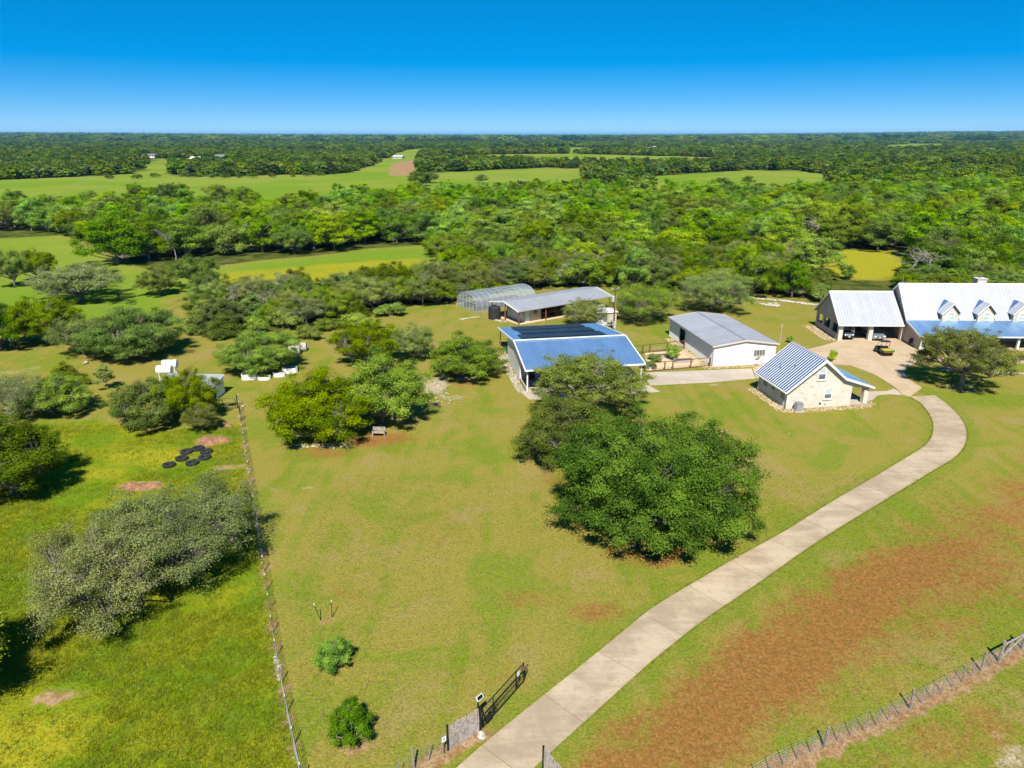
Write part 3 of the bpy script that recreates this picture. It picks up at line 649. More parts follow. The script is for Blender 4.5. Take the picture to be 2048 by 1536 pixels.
# ------------------------------------------------------------------ white metal building
def white_building():
    W, D = 9.1, 16.4; ze, zr = 2.95, 3.55
    r = empty('metal_building', (27.52, 92.98, 0), R_(8.9), 'white steel building with low grey roof beside the garden', 'building')
    MB().prism([(0, 0.02), (W, 0.02), (W, ze - 0.02), (W / 2, zr - 0.03), (0, ze - 0.02)], 'y', 0, 0.15).build('front_wall', M['white_metal'], r)
    MB().prism([(0, 0.02), (W, 0.02), (W, ze - 0.02), (W / 2, zr - 0.03), (0, ze - 0.02)], 'y', D - 0.15, D).build('rear_wall', M['white_metal'], r)
    box('side_wall', M['white_metal'], r, W - 0.15, W, 0.153, D - 0.153, 0.02, ze - 0.02)
    for y0, y1 in ((0.153, 10.0), (12.4, D - 0.153)):
        wl = box('side_wall', M['white_metal'], r, 0.0, 0.15, y0, y1, 0.02, ze - 0.02)
        clad(wl, 'wall_panel', (-0.002, y1, 0.03), (0, -1, 0), y1 - y0, (0, 0, ze - 0.1), M['white_metal'], 0.9, (0.0, 0.33, 0.66), 0.03, 0.06)
    box('side_wall', M['white_metal'], r, 0.0, 0.15, 10.003, 12.397, 2.4, ze - 0.02)
    box('interior_partition', M['rust_brown'], r, 2.5, 2.6, 9.0, 13.4, 0.03, 2.6)
    box('floor_slab', M['slab'], r, -0.1, W + 0.1, -0.1, D + 0.1, -0.05, 0.018)
    for x, y in ((-0.03, -0.03), (W - 0.12, -0.03), (-0.03, D - 0.12)): box('corner_trim', M['tan_trim'], r, x, x + 0.15, y, y + 0.15, 0.02, ze - 0.05)
    window(r, (5.85, -0.002, 1.2), (1, 0, 0), (0, -1, 0), 1.7, 0.95, 'tan_trim', 'glass', 4, None)
    ov = 0.25
    rf = MB().prism([(-ov, ze - 0.02), (W / 2, zr + 0.05), (W + ov, ze - 0.02), (W + ov, ze - 0.1), (W / 2, zr - 0.04), (-ov, ze - 0.1)], 'y', -0.2, D + 0.2).build('roof', M['galv_old'], r)
    clad(rf, 'roof_panel', (-ov, D + 0.18, ze - 0.008), (0, -1, 0), D + 0.36, (W / 2 + ov - 0.03, 0, zr - ze + 0.06), M['galv_old'], 0.92, (0.0, 0.5), 0.022, 0.04)
    clad(rf, 'roof_panel', (W + ov, -0.18, ze - 0.008), (0, 1, 0), D + 0.36, (-(W / 2 + ov - 0.03), 0, zr - ze + 0.06), M['galv_old'], 0.92, (0.0, 0.5), 0.022, 0.04)
    box('ridge_cap', M['galv_old'], rf, W / 2 - 0.22, W / 2 + 0.22, -0.2, D + 0.2, zr + 0.075, zr + 0.12)
    for y in (-0.29, D + 0.2): MB().prism([(-ov - 0.03, ze - 0.16), (-ov - 0.03, ze + 0.03), (W / 2, zr + 0.11), (W + ov + 0.03, ze + 0.03), (W + ov + 0.03, ze - 0.16), (W / 2, zr - 0.08)], 'y', y, y + 0.09).build('rake_trim', M['tan_trim'], rf)
    box('gutter', M['grey_metal'], rf, -ov - 0.14, -ov - 0.01, -0.19, D + 0.19, ze - 0.15, ze - 0.02)
white_building()

# ------------------------------------------------------------------ guest house
def guest_house():
    W, D = 8.0, 6.8; ridge = (4.0, 5.9); eL = (-0.4, 2.22); br = (6.75, 3.58); eR = (10.55, 2.28)
    r = empty('guest_house', (31.82, 76.93, 0), R_(8.7), 'small cream limestone cottage with steep ribbed metal roof and side porch', 'house')
    wall = [(0, 0), (8.0, 0), (8.0, 2.9), (6.75, 3.38), (4.0, 5.68), (0, 2.36)]
    MB().prism(wall, 'y', 0, 0.2).build('gable_wall', M['limestone'], r); MB().prism(wall, 'y', D - 0.2, D).build('gable_wall', M['limestone'], r)
    box('side_wall', M['limestone'], r, 0, 0.2, 0.203, D - 0.203, 0, 2.36); box('side_wall', M['limestone'], r, 7.8, 8.0, 0.203, D - 0.203, 0, 2.86)
    MB().prism([(8.003, 2.30), (10.3, 2.0), (10.3, 2.2), (8.003, 2.95)], 'y', 0.02, 0.18).build('porch_beam', M['limestone'], r)
    MB().prism([(8.003, 2.30), (10.3, 2.0), (10.3, 2.2), (8.003, 2.95)], 'y', D - 0.18, D - 0.02).build('porch_beam', M['limestone'], r)
    for y in (0.0, D - 0.55): box('porch_pier', M['limestone'], r, 9.65, 10.2, y, y + 0.55, 0, 1.98)
    box('porch_floor', M['slab'], r, 8.003, 10.4, 0.0, D, -0.02, 0.12)
    door(r, (8.002, 2.4, 0.13), (0, 1, 0), (1, 0, 0), 0.95, 2.05, 'dark')
    # roof: one deck, panels on the left slope, the right slope and the porch
    def slope(a, b): return Vector((b[0] - a[0], 0, b[1] - a[1]))
    th = 0.14; y0, y1 = -0.42, D + 0.42
    rf = MB().prism([eL, ridge, br, eR, (eR[0], eR[1] - th), (br[0], br[1] - th), (ridge[0], ridge[1] - th * 1.4), (eL[0], eL[1] - th)], 'y', y0, y1).build('roof', M['galv'], r)
    clad(rf, 'roof_panel', (eL[0], y1 - 0.01, eL[1] + 0.004), (0, -1, 0), y1 - y0 - 0.02, slope(eL, ridge) * 0.995, M['galv_sky_deep'], 0.46, (), 0.06, 0.05, seam=M['trim_white'])  # blue panels and white seams: sky reflection and sunlit ribs painted in
    clad(rf, 'roof_panel', (br[0], y0 + 0.01, br[1] + 0.006), (0, 1, 0), y1 - y0 - 0.02, slope(br, ridge) * 0.985, M['galv'], 0.46, (0.0,), 0.05, 0.045)
    clad(rf, 'roof_panel', (eR[0], y0 + 0.01, eR[1] + 0.006), (0, 1, 0), y1 - y0 - 0.02, slope(eR, br) * 0.995, M['galv_sky'], 0.46, (0.0,), 0.05, 0.045)
    MB().prism([(ridge[0] - 0.22, ridge[1] - 0.09), (ridge[0], ridge[1] + 0.1), (ridge[0] + 0.22, ridge[1] - 0.09)], 'y', y0, y1).build('ridge_cap', M['galv'], rf)
    for ya, yb in ((y0 - 0.05, y0 - 0.004), (y1 + 0.004, y1 + 0.05)):
        MB().prism([(eL[0] - 0.05, eL[1] + 0.02), (ridge[0], ridge[1] + 0.07), (br[0], br[1] + 0.06), (eR[0] + 0.04, eR[1] + 0.03), (eR[0] + 0.04, eR[1] - 0.2), (br[0], br[1] - 0.24), (ridge[0], ridge[1] - 0.3), (eL[0] - 0.05, eL[1] - 0.2)], 'y', ya, yb).build('fascia', M['trim_white'], rf)
    box('gutter', M['trim_white'], rf, eL[0] - 0.19, eL[0] - 0.055, y0, y1, eL[1] - 0.17, eL[1] - 0.02)
    for x, y, h in ((1.2, 4.5, 0.55), (2.0, 2.6, 0.35)):
        z = eL[1] + (ridge[1] - eL[1]) * (x - eL[0]) / (ridge[0] - eL[0]); MB().tube([(x, y, z), (x, y, z + h)], 0.06, 8).build('vent_pipe', M['chrome'], rf)
    window(r, (4.05 - 0.62, -0.002, 3.4), (1, 0, 0), (0, -1, 0), 0.95, 1.45, 'trim_white', 'glass', 'h', 'limestone', 'blind')
    window(r, (4.55, -0.002, 1.0), (1, 0, 0), (0, -1, 0), 0.95, 1.25, 'trim_white', 'glass', 'h', 'limestone', 'blind')
    window(r, (-0.002, 5.6, 1.1), (0, -1, 0), (-1, 0, 0), 0.8, 0.95, 'grey_metal', 'glass', 'h', None)
    window(r, (-0.002, 3.6, 1.3), (0, -1, 0), (-1, 0, 0), 0.6, 0.7, 'grey_metal', 'glass', 'h', None)
    dd = door(r, (-0.002, 1.6, 0.06), (0, -1, 0), (-1, 0, 0), 0.95, 2.05, 'grey_panel'); box('door_pane', M['glass'], dd, -0.075, -0.056, 0.8, 1.45, 0.95, 1.95)
    for x, y in ((-0.08, -0.06), (-0.08, D - 0.03)): MB().tube([(eL[0] - 0.1, y, 2.1), (x, y, 1.9), (x, y, 0.05)], 0.04, 6).build('downspout', M['trim_white'], r)
    box('hose_bib', M['black'], r, 4.05, 4.25, -0.1, -0.003, 0.42, 0.58); box('wall_vent', M['black'], r, 4.75, 4.85, -0.06, -0.003, 0.3, 0.4); box('wall_lamp', M['black'], r, -0.12, -0.003, 2.05, 2.17, 1.55, 1.75)
    box('step', M['rock'], r, -1.3, -0.05, 0.4, 1.9, -0.05, 0.09)
guest_house()
def ac_unit():
    g = G(1596, 822); r = empty('air_conditioner', (g.x, g.y, 0.05), R_(8.7), 'grey air conditioner unit in front of cottage gable wall', 'air conditioner')
    b = MB(); c = 0.12; s = 0.42
    oc = [(-s + c, -s), (s - c, -s), (s, -s + c), (s, s - c), (s - c, s), (-s + c, s), (-s, s - c), (-s, -s + c)]
    b.prism(oc, 'z', 0.08, 0.92).build('casing', M['grey_metal'], r)
    for i in range(10): MB().prism([(x * 1.02, y * 1.02) for x, y in oc], 'z', 0.14 + i * 0.075, 0.165 + i * 0.075).build('louvre', M['grey_panel'], r)
    MB().lathe([(0.38, 0), (0.38, 0.06), (0.31, 0.07), (0.30, 0.02)], 16, (0, 0, 0.923)).build('fan_ring', M['grey_metal'], r)
    MB().lathe([(0.29, 0), (0.29, 0.008)], 16, (0, 0, 0.925)).build('fan_grille', M['black'], r); box('base_pad', M['slab'], r, -0.55, 0.55, -0.55, 0.55, -0.04, 0.078)
ac_unit()

# ------------------------------------------------------------------ main house with carport
def main_house():
    r = empty('ranch_house', (60.28, 101.03, 0), R_(-1.5), 'large ranch house with bright metal roof, dormers and attached carport', 'house')
    L = 24.0; RY, RZ = 8.4, 8.25; KY, KZ = 4.2, 3.45; EY, EZ = -0.3, 2.2; BY, BZ = 15.6, 2.5
    gw = [(0.05, 0), (15.2, 0), (15.2, 2.62), (RY, RZ - 0.22), (KY, KZ - 0.16), (0.05, 2.1)]
    MB().prism(gw, 'x', 0, 0.3).build('gable_wall', M['brick'], r); MB().prism(gw, 'x', L - 0.3, L).build('gable_wall', M['brick'], r)
    box('front_wall', M['brick'], r, 0.303, L - 0.303, 4.3, 4.55, 0.0, 3.2); box('rear_wall', M['brick'], r, 0.303, L - 0.303, 14.9, 15.15, 0.0, 2.6)
    box('porch_floor', M['court'], r, 0.303, L, -0.1, 4.297, -0.02, 0.16)
    for i in range(6): box('porch_post', M['trim_white'], r, 0.35 + i * 4.6, 0.65 + i * 4.6, 0.0, 0.3, 0.163, 2.08)
    box('porch_beam', M['trim_white'], r, 0.303, L - 0.303, 0.02, 0.28, 2.083, 2.2)
    box('corner_post', M['trim_white'], r, -0.03, 0.32, -0.08, 0.045, 0.0, 2.05)
    for x in (2.2, 5.6, 12.6, 16.0, 19.4): window(r, (x, 4.297, 0.9), (1, 0, 0), (0, -1, 0), 1.0, 1.6, 'trim_white', 'glass', 'h', 'brick')
    door(r, (9.2, 4.297, 0.17), (1, 0, 0), (0, -1, 0), 1.1, 2.2, 'white_paint')
    window(r, (-0.002, 8.2, 5.2), (0, -1, 0), (-1, 0, 0), 0.8, 1.2, 'trim_white', 'glass', 'h', None)
    th = 0.16
    rf = MB().prism([(EY, EZ), (KY, KZ), (RY, RZ), (BY, BZ), (BY, BZ - th), (RY, RZ - th * 1.4), (KY, KZ - th), (EY, EZ - th)], 'x', -0.35, L + 0.35).build('roof', M['galv'], r)
    clad(rf, 'roof_panel', (-0.34, KY, KZ + 0.006), (1, 0, 0), L + 0.68, (0, RY - KY - 0.01, RZ - KZ - 0.012), M['galv'], 0.46, (0.0,), 0.035, 0.035)
    clad(rf, 'roof_panel', (-0.34, EY, EZ + 0.006), (1, 0, 0), L + 0.68, (0, KY - EY - 0.02, KZ - EZ - 0.006), M['galv_sky'], 0.46, (0.0,), 0.045, 0.05)
    MB().prism([(RY - 0.2, RZ - 0.12), (RY, RZ + 0.12), (RY + 0.2, RZ - 0.12)], 'x', -0.36, L + 0.36).build('ridge_cap', M['trim_white'], rf)
    MB().prism([(EY - 0.03, EZ + 0.03), (KY, KZ + 0.05), (RY, RZ + 0.07), (BY, BZ + 0.04), (BY, BZ - 0.2), (RY, RZ - 0.3), (KY, KZ - 0.2), (EY - 0.03, EZ - 0.2)], 'x', -0.41, -0.355).build('fascia', M['trim_white'], rf)
    box('gutter', M['trim_white'], rf, -0.34, L + 0.34, EY - 0.15, EY - 0.004, EZ - 0.16, EZ + 0.0)
    box('chimney', M['limestone'], rf, 12.4, 13.8, 9.6, 10.8, 6.2, 8.75); box('chimney_cap', M['limestone'], rf, 12.3, 13.9, 9.5, 10.9, 8.753, 8.87)
    MB().lathe([(0.16, 0), (0.16, 0.3), (0.26, 0.32), (0.26, 0.4), (0.05, 0.5)], 10, (13.1, 10.2, 8.87)).build('flue', M['chrome'], rf)
    MB().tube([(0.1, RY, RZ), (0.25, RY, RZ + 1.1)], 0.03, 6).build('lightning_rod', M['chrome'], rf)
    for i in range(4):
        x0 = 4.75 + 5.3 * i; x1 = x0 + 2.5; xm = (x0 + x1) / 2; fy = 3.95; ez, az = 4.75, 6.12
        d = MB().prism([(x0, 3.1), (x1, 3.1), (x1, ez), (xm, az), (x0, ez)], 'y', fy, fy + 0.15).build('dormer', M['limestone'], r)
        for xa, xb in ((x0, x0 + 0.12), (x1 - 0.12, x1)):
            MB().prism([(fy + 0.153, 3.2), (fy + 0.3, 3.4), (5.35, ez), (fy + 0.153, ez)], 'x', xa, xb).build('dormer_side', M['limestone'], d)
        ov = 0.32; e0 = (x0 - ov, ez - 0.2); e1 = (x1 + ov, ez - 0.2); yr = KY + (az + 0.12 - KZ) / ((RZ - KZ) / (RY - KY)); ye = KY + (e0[1] - KZ) / ((RZ - KZ) / (RY - KY)) + 0.1
        for sgn, e in ((0, e0), (1, e1)):
            f0 = fy - 0.35; A = Vector((e[0], f0, e[1])); B = Vector((xm, f0, az + 0.12)); C = Vector((xm, yr, az + 0.12)); Dv = Vector((e[0], ye, e[1]))
            q = [A, B, C, Dv]; lo = [p - Vector((0, 0, 0.09)) for p in q]
            sp = MB().add(q + lo, [(0, 3, 2, 1) if sgn else (0, 1, 2, 3), (4, 5, 6, 7), (0, 1, 5, 4), (1, 2, 6, 5), (2, 3, 7, 6), (3, 0, 4, 7)]).build('dormer_roof', M['galv_sky_deep'], d)
            for k in range(7):       # ribs run from eave to dormer ridge
                t = k / 6.0; y = f0 + 0.02 + (ye - f0 - 0.1) * t
                MB().tube([(e[0], y, e[1] + 0.03), (xm, y + 0.0, az + 0.14)], 0.032, 4).build('roof_rib', M['trim_white'], d)  # white colour stands in for sun caught by the metal ribs
            MB().add([A + Vector((0, -0.04, -0.2)), A + Vector((0, -0.04, 0.05)), B + Vector((0, -0.04, 0.05)), B + Vector((0, -0.04, -0.2))] + [A + Vector((0, -0.003, -0.2)), A + Vector((0, -0.003, 0.05)), B + Vector((0, -0.003, 0.05)), B + Vector((0, -0.003, -0.2))],
                     [(0, 1, 2, 3), (7, 6, 5, 4), (0, 4, 5, 1), (1, 5, 6, 2), (2, 6, 7, 3), (3, 7, 4, 0)]).build('dormer_fascia', M['trim_white'], d)
        O = Vector((xm - 0.5, fy - 0.002, 3.55)); u = Vector((1, 0, 0)); n = Vector((0, -1, 0)); z = Vector((0, 0, 1)); b = MB()
        for du, dv in (((0, 1.0), (0, .07)), ((0, 1.0), (1.13, 1.2)), ((0, .07), (.07, 1.13)), ((.93, 1.0), (.07, 1.13)), ((.07, .93), (.57, .63))): b.frame(O, u, z, n, du, dv, (0.003, 0.06))
        b.build('window_frame', M['trim_white'], d)
        for dv in ((.07, .57), (.63, 1.13)): MB().frame(O, u, z, n, (.07, .93), dv, (0.004, 0.02)).build('pane', M['blind'], d)
    # carport
    cx, cyf, cyb, cry, crz, cez = -9.95, 4.9, 14.2, 9.6, 6.75, 2.62
    gl = [(cyf, 2.4), (cyb, 2.4), (cyb, 2.62), (cry, crz - 0.26), (cyf, 2.62)]
    MB().prism(gl, 'x', cx, cx + 0.3).build('gable_wall', M['brick'], r)
    box('low_wall', M['brick'], r, cx, cx + 0.3, cyf + 0.603, cyb, 0, 0.95)
    for ya, yb in ((cyf + 2.9, cyf + 3.6), (cyf + 6.0, cyf + 6.7), (cyb - 0.6, cyb)): box('wall_pier', M['brick'], r, cx, cx + 0.3, ya, yb, 0.953, 2.397)
    for x in (cx, -5.35, -0.42): box('carport_pier', M['limestone'], r, x, x + (0.62 if x < -1 else 0.38), cyf, cyf + 0.6, 0, 2.397)
    box('carport_beam', M['trim_white'], r, cx + 0.303, -0.01, cyf + 0.05, cyf + 0.35, 2.4, 2.6)
    box('carport_rear_wall', M['beige'], r, -5.4, -0.01, cyb - 0.25, cyb, 0, 2.6); box('carport_low_wall', M['brick'], r, cx + 0.303, -5.403, cyb - 0.25, cyb, 0, 0.9); box('carport_rear_header', M['beige'], r, cx + 0.303, -5.403, cyb - 0.25, cyb, 2.35, 2.6); box('wall_pier', M['brick'], r, -8.0, -7.4, cyb - 0.25, cyb, 0.903, 2.347)
    window(r, (cx - 0.002, 9.95, 3.6), (0, -1, 0), (-1, 0, 0), 0.7, 1.1, 'trim_white', 'glass', 'h', None)
    cr = MB().prism([(cyf - 0.45, cez - 0.02), (cry, crz), (cyb + 0.4, cez - 0.02), (cyb + 0.4, cez - 0.14), (cry, crz - 0.2), (cyf - 0.45, cez - 0.14)], 'x', cx - 0.35, -0.42).build('carport_roof', M['galv'], r)
    clad(cr, 'roof_panel', (cx - 0.34, cyf - 0.44, cez - 0.008), (1, 0, 0), 9.9, (0, cry - cyf + 0.44, crz - cez + 0.0), M['galv'], 0.46, (0.0,), 0.035, 0.035)
    MB().prism([(cry - 0.2, crz - 0.1), (cry, crz + 0.1), (cry + 0.2, crz - 0.1)], 'x', cx - 0.36, -0.42).build('ridge_cap', M['trim_white'], cr)
    MB().prism([(cyf - 0.48, cez + 0.02), (cry, crz + 0.05), (cyb + 0.42, cez + 0.02), (cyb + 0.42, cez - 0.18), (cry, crz - 0.28), (cyf - 0.48, cez - 0.18)], 'x', cx - 0.41, cx - 0.355).build('fascia', M['trim_white'], cr)
    box('gutter', M['trim_white'], cr, cx - 0.34, -0.43, cyf - 0.6, cyf - 0.455, cez - 0.17, cez - 0.0)
main_house()
def hose_reel():
    g = G(1817, 692); r = empty('hose_reel', (60.22, 103.3, 0), R_(-1.5), 'black round hose reel on the brick end wall of the ranch house', 'hose reel')
    b = MB()
    for k in range(5): b.tube([(-0.09 - 0.012*k, (0.42 - 0.02*k) * math.cos(a), 0.75 + (0.42 - 0.02*k) * math.sin(a)) for a in [i * math.pi / 8 for i in range(17)]], 0.035, 5, False)
    b.build('hose', M['black'], r); box('bracket', M['black'], r, -0.12, 0.02, -0.1, 0.1, 0.65, 0.9); MB().tube([(-0.1, 0.38, 0.6), (-0.1, 0.5, 0.02)], 0.03, 5).build('hose_end', M['black'], r)
    MB().lathe([(0.4, 0), (0.4, 0.02)], 16).xf(Matrix.Translation((-0.04, 0, 0.75)) @ Matrix.Rotation(-math.pi/2, 4, 'Y')).build('reel_plate', M['black'], r)
hose_reel()
# ------------------------------------------------------------------ trees
class Tubes:
    def __init__(self): self.V = []; self.F = []; self.n = 0
    def add(self, P, rad, k=5):
        P = np.asarray(P, float); m = len(P); T = np.gradient(P, axis=0); T /= np.linalg.norm(T, axis=1)[:, None] + 1e-9
        ref = np.array([0.31, 0.17, 0.93]); A = np.cross(T, ref); A /= np.linalg.norm(A, axis=1)[:, None] + 1e-9; B = np.cross(A, T)
        th = np.arange(k) * 2 * np.pi / k; rad = np.asarray(rad, float)
        ring = P[:, None, :] + rad[:, None, None] * (np.cos(th)[None, :, None] * A[:, None, :] + np.sin(th)[None, :, None] * B[:, None, :])
        self.V.append(ring.reshape(-1, 3)); b = self.n
        i = np.arange(m - 1)[:, None]; j = np.arange(k)[None, :]; j2 = (j + 1) % k
        f = np.stack([b + i * k + j, b + i * k + j2, b + (i + 1) * k + j2, b + (i + 1) * k + j], -1).reshape(-1, 4)
        self.F.append(f); self.n += m * k
    def mesh(self, name, mat): return np_mesh(name, np.concatenate(self.V), np.concatenate(self.F), 4, mat, None, True)
def leaves(rng, P, D, l, wd, tint, droop=0.0):
    n = len(P); N = D * 0.8 + np.array([0, -0.1, 0.55]) + rng.normal(0, 0.55, (n, 3)); N /= np.linalg.norm(N, axis=1)[:, None]
    T = rng.normal(0, 1, (n, 3)); T[:, 2] -= droop; T -= (T * N).sum(1)[:, None] * N; T /= np.linalg.norm(T, axis=1)[:, None]; B = np.cross(N, T)
    s = rng.uniform(0.65, 1.35, n)[:, None]; L = T * (l / 2) * s; W = B * (wd / 2) * s
    V = np.stack([P - L, P + W + L * 0.1, P + L, P - W + L * 0.1], 1).reshape(-1, 3)
    F = np.arange(4 * n).reshape(-1, 4); return V, F, np.repeat(tint, 4)
def curve(a, b, rng, bend=0.12, k=4, lift=0.0):
    t = np.linspace(0, 1, k)[:, None]; L = np.linalg.norm(b - a); o = rng.normal(0, bend * L, 3); o[2] += lift * L
    return a + (b - a) * t + np.sin(t * np.pi) * o
def make_tree(name, seed, R, H, base, nl, clumps, per, leaf, cr, mats, trunk_r=0.3, flat=0.6, kind='dome', trunks=1, tw=1.0, sparse=0.0, droop=0.0):
    rng = np.random.default_rng(seed); tb = Tubes(); lobes = []
    if kind == 'dome':
        lobes.append((np.array([0, 0, H - 0.36 * R * 0.8]), 0.50 * R))
        a0 = rng.uniform(0, 6)
        for i in range(nl):
            a = a0 + 2 * np.pi * i / nl + rng.normal(0, 0.16); q = R * rng.uniform(0.50, 0.66)
            lobes.append((np.array([q * np.cos(a), q * np.sin(a), base + (H - base) * rng.uniform(0.42, 0.66)]), R * rng.uniform(0.34, 0.44)))
        for i in range(nl):
            a = a0 + 2 * np.pi * (i + 0.5) / nl + rng.normal(0, 0.2); q = R * rng.uniform(0.6, 0.8)
            lobes.append((np.array([q * np.cos(a), q * np.sin(a), base + (H - base) * rng.uniform(0.10, 0.36)]), R * rng.uniform(0.26, 0.36)))
    elif kind == 'tall':
        nz = 4
        for j in range(nz):
            z = base + (H - base) * (0.18 + 0.72 * j / (nz - 1)); rr = R * (0.62, 0.66, 0.50, 0.2)[j]; c = (nl, nl, nl - 1, 2)[j]
            for i in range(c):
                a = 2 * np.pi * (i + 0.5 * (j % 2)) / c + rng.normal(0, 0.3); q = rr * rng.uniform(0.6, 1.05)
                lobes.append((np.array([q * np.cos(a), q * np.sin(a), z + rng.normal(0, 0.05 * H)]), R * rng.uniform(0.28, 0.42)))
    elif kind == 'cone':
        for j in range(7):
            f = j / 6; z = base + (H - base) * (0.05 + 0.88 * f); rr = R * (1 - f) ** 0.8 * 0.6; c = max(1, int(5 * (1 - f) + 0.5))
            for i in range(c):
                a = 2 * np.pi * i / c + rng.uniform(0, 1); lobes.append((np.array([rr * np.cos(a), rr * np.sin(a), z]), R * (0.45 * (1 - f) + 0.12)))
    else:   # bush
        for i in range(nl):
            a = rng.uniform(0, 6.28); q = R * np.sqrt(rng.uniform(0, 0.5)); lobes.append((np.array([q * np.cos(a), q * np.sin(a), H * rng.uniform(0.3, 0.72)]), R * rng.uniform(0.3, 0.46)))
    roots = [np.array([0, 0, -0.15])] if trunks == 1 else [np.array([0.16 * R * np.cos(a), 0.16 * R * np.sin(a), -0.15]) for a in np.arange(trunks) * 6.28 / trunks + 0.4]
    forks = []
    for p in roots:
        f = p * 1.25 + np.array([rng.normal(0, 0.1), rng.normal(0, 0.1), max(0.35, base * 0.85)]); f[2] = max(0.35, base * 0.85)
        tb.add(curve(p, f, rng, 0.05), np.linspace(trunk_r * 1.25, trunk_r * 0.85, 4), 7); forks.append(f)
    if kind in ('tall', 'cone'):
        tb.add(curve(forks[0], np.array([0, 0, H * 0.9]), rng, 0.03, 5), np.linspace(trunk_r * 0.85, 0.03, 5), 6)
    P = []; Dn = []; T = []
    for c, lr in lobes:
        f = forks[int(np.argmin([np.hypot(*(q[:2] - c[:2])) for q in forks]))]
        st = f if kind not in ('tall', 'cone') else np.array([0, 0, max(base * 0.8, c[2] - lr * 1.2)])
        br = curve(st, c - np.array([0, 0, lr * 0.25]), rng, 0.10, 5, -0.03); tb.add(br, np.linspace(trunk_r * 0.55, 0.045 * tw + 0.02, 5), 5)
        nc = max(3, int(clumps * (lr / R) ** 2 / 0.16 * 0.5))
        ns = max(4, nc // 6); ds = rng.normal(0, 1, (ns, 3)); ds[:, 2] = np.abs(ds[:, 2]) * 0.95 - 0.32; ds /= np.linalg.norm(ds, axis=1)[:, None]
        sc_ = c + ds * (lr * rng.uniform(0.42, 1.12, ns))[:, None] * np.array([1, 1, 0.8]); sr = lr * rng.uniform(0.23, 0.44, ns); k_ = rng.integers(0, ns, nc); st_t = rng.normal(0, 0.17, ns)
        d = rng.normal(0, 1, (nc, 3)) + ds[k_] * 0.9 + np.array([0, 0, 0.35]); d /= np.linalg.norm(d, axis=1)[:, None]
        cp = sc_[k_] + d * (sr[k_] * rng.uniform(0.55, 1.1, nc))[:, None] * np.array([1, 1, 0.75]); cp[:, 2] = np.maximum(cp[:, 2], 0.25)
        for q in range(0, nc, 2 if tw < 1.5 else 1): tb.add(curve(c - np.array([0, 0, lr * 0.2]), cp[q], rng, 0.08, 3), [0.04 * tw + 0.008, 0.022 * tw + 0.006, 0.008 * tw], 3)
        tc = np.clip(0.47 + st_t[k_] + rng.normal(0, 0.12, nc) + rng.normal(0, 0.10), 0, 1)
        keep = rng.uniform(0, 1, nc) > sparse
        for q in range(nc):
            if not keep[q]: continue
            k = max(4, int(per * rng.uniform(0.6, 1.4))); g = rng.normal(0, 1, (k, 3)); s = cr * rng.uniform(0.6, 1.35)
            p = cp[q] + g * s * np.array([1, 1, flat]) * 0.6; P.append(p); Dn.append(d[q] + 0.35 * g); T.append(np.clip(tc[q] + rng.normal(0, 0.16, k) + 0.08 * g[:, 2], 0, 1))
    P = np.concatenate(P); Dn = np.concatenate(Dn); T = np.concatenate(T); P[:, 2] = np.maximum(P[:, 2], 0.12)
    V, F, ti = leaves(rng, P, Dn, leaf[0], leaf[1], T, droop)
    return dict(name=name, R=R, H=H, trunk=tb.mesh(name + '_trunk', mats[0]), crown=np_mesh(name + '_crown', V, F, 4, mats[1], ti))
def make_dead(name, seed, R, H, mat):
    rng = np.random.default_rng(seed); tb = Tubes(); br = []
    def grow(p, d, L, r, lev):
        e = p + d * L; br.append((curve(p, e, rng, 0.10, 4, 0.03), r, lev))
        if lev >= 4: return
        for _ in range(3 if lev < 3 else 4):
            q = d + rng.normal(0, 0.55, 3); q[2] = abs(q[2]) * 0.7 + 0.12; q /= np.linalg.norm(q)
            grow(p + (e - p) * rng.uniform(0.5, 1.0), q, L * rng.uniform(0.55, 0.8), r * 0.55, lev + 1)
    grow(np.array([0, 0, -0.1]), np.array([0.05, 0.03, 1.0]), H * 0.36, H * 0.026, 0)
    V = np.concatenate([b[0] for b in br]); s = np.array([R / np.abs(V[:, :2]).max()] * 2 + [H / V[:, 2].max()])
    for c, r, lev in br: tb.add(c * s, np.linspace(r, r * 0.6, 4), 6 if lev < 2 else 4)
    return dict(name=name, R=R, H=H, trunk=tb.mesh(name + '_branches', mat), crown=None)

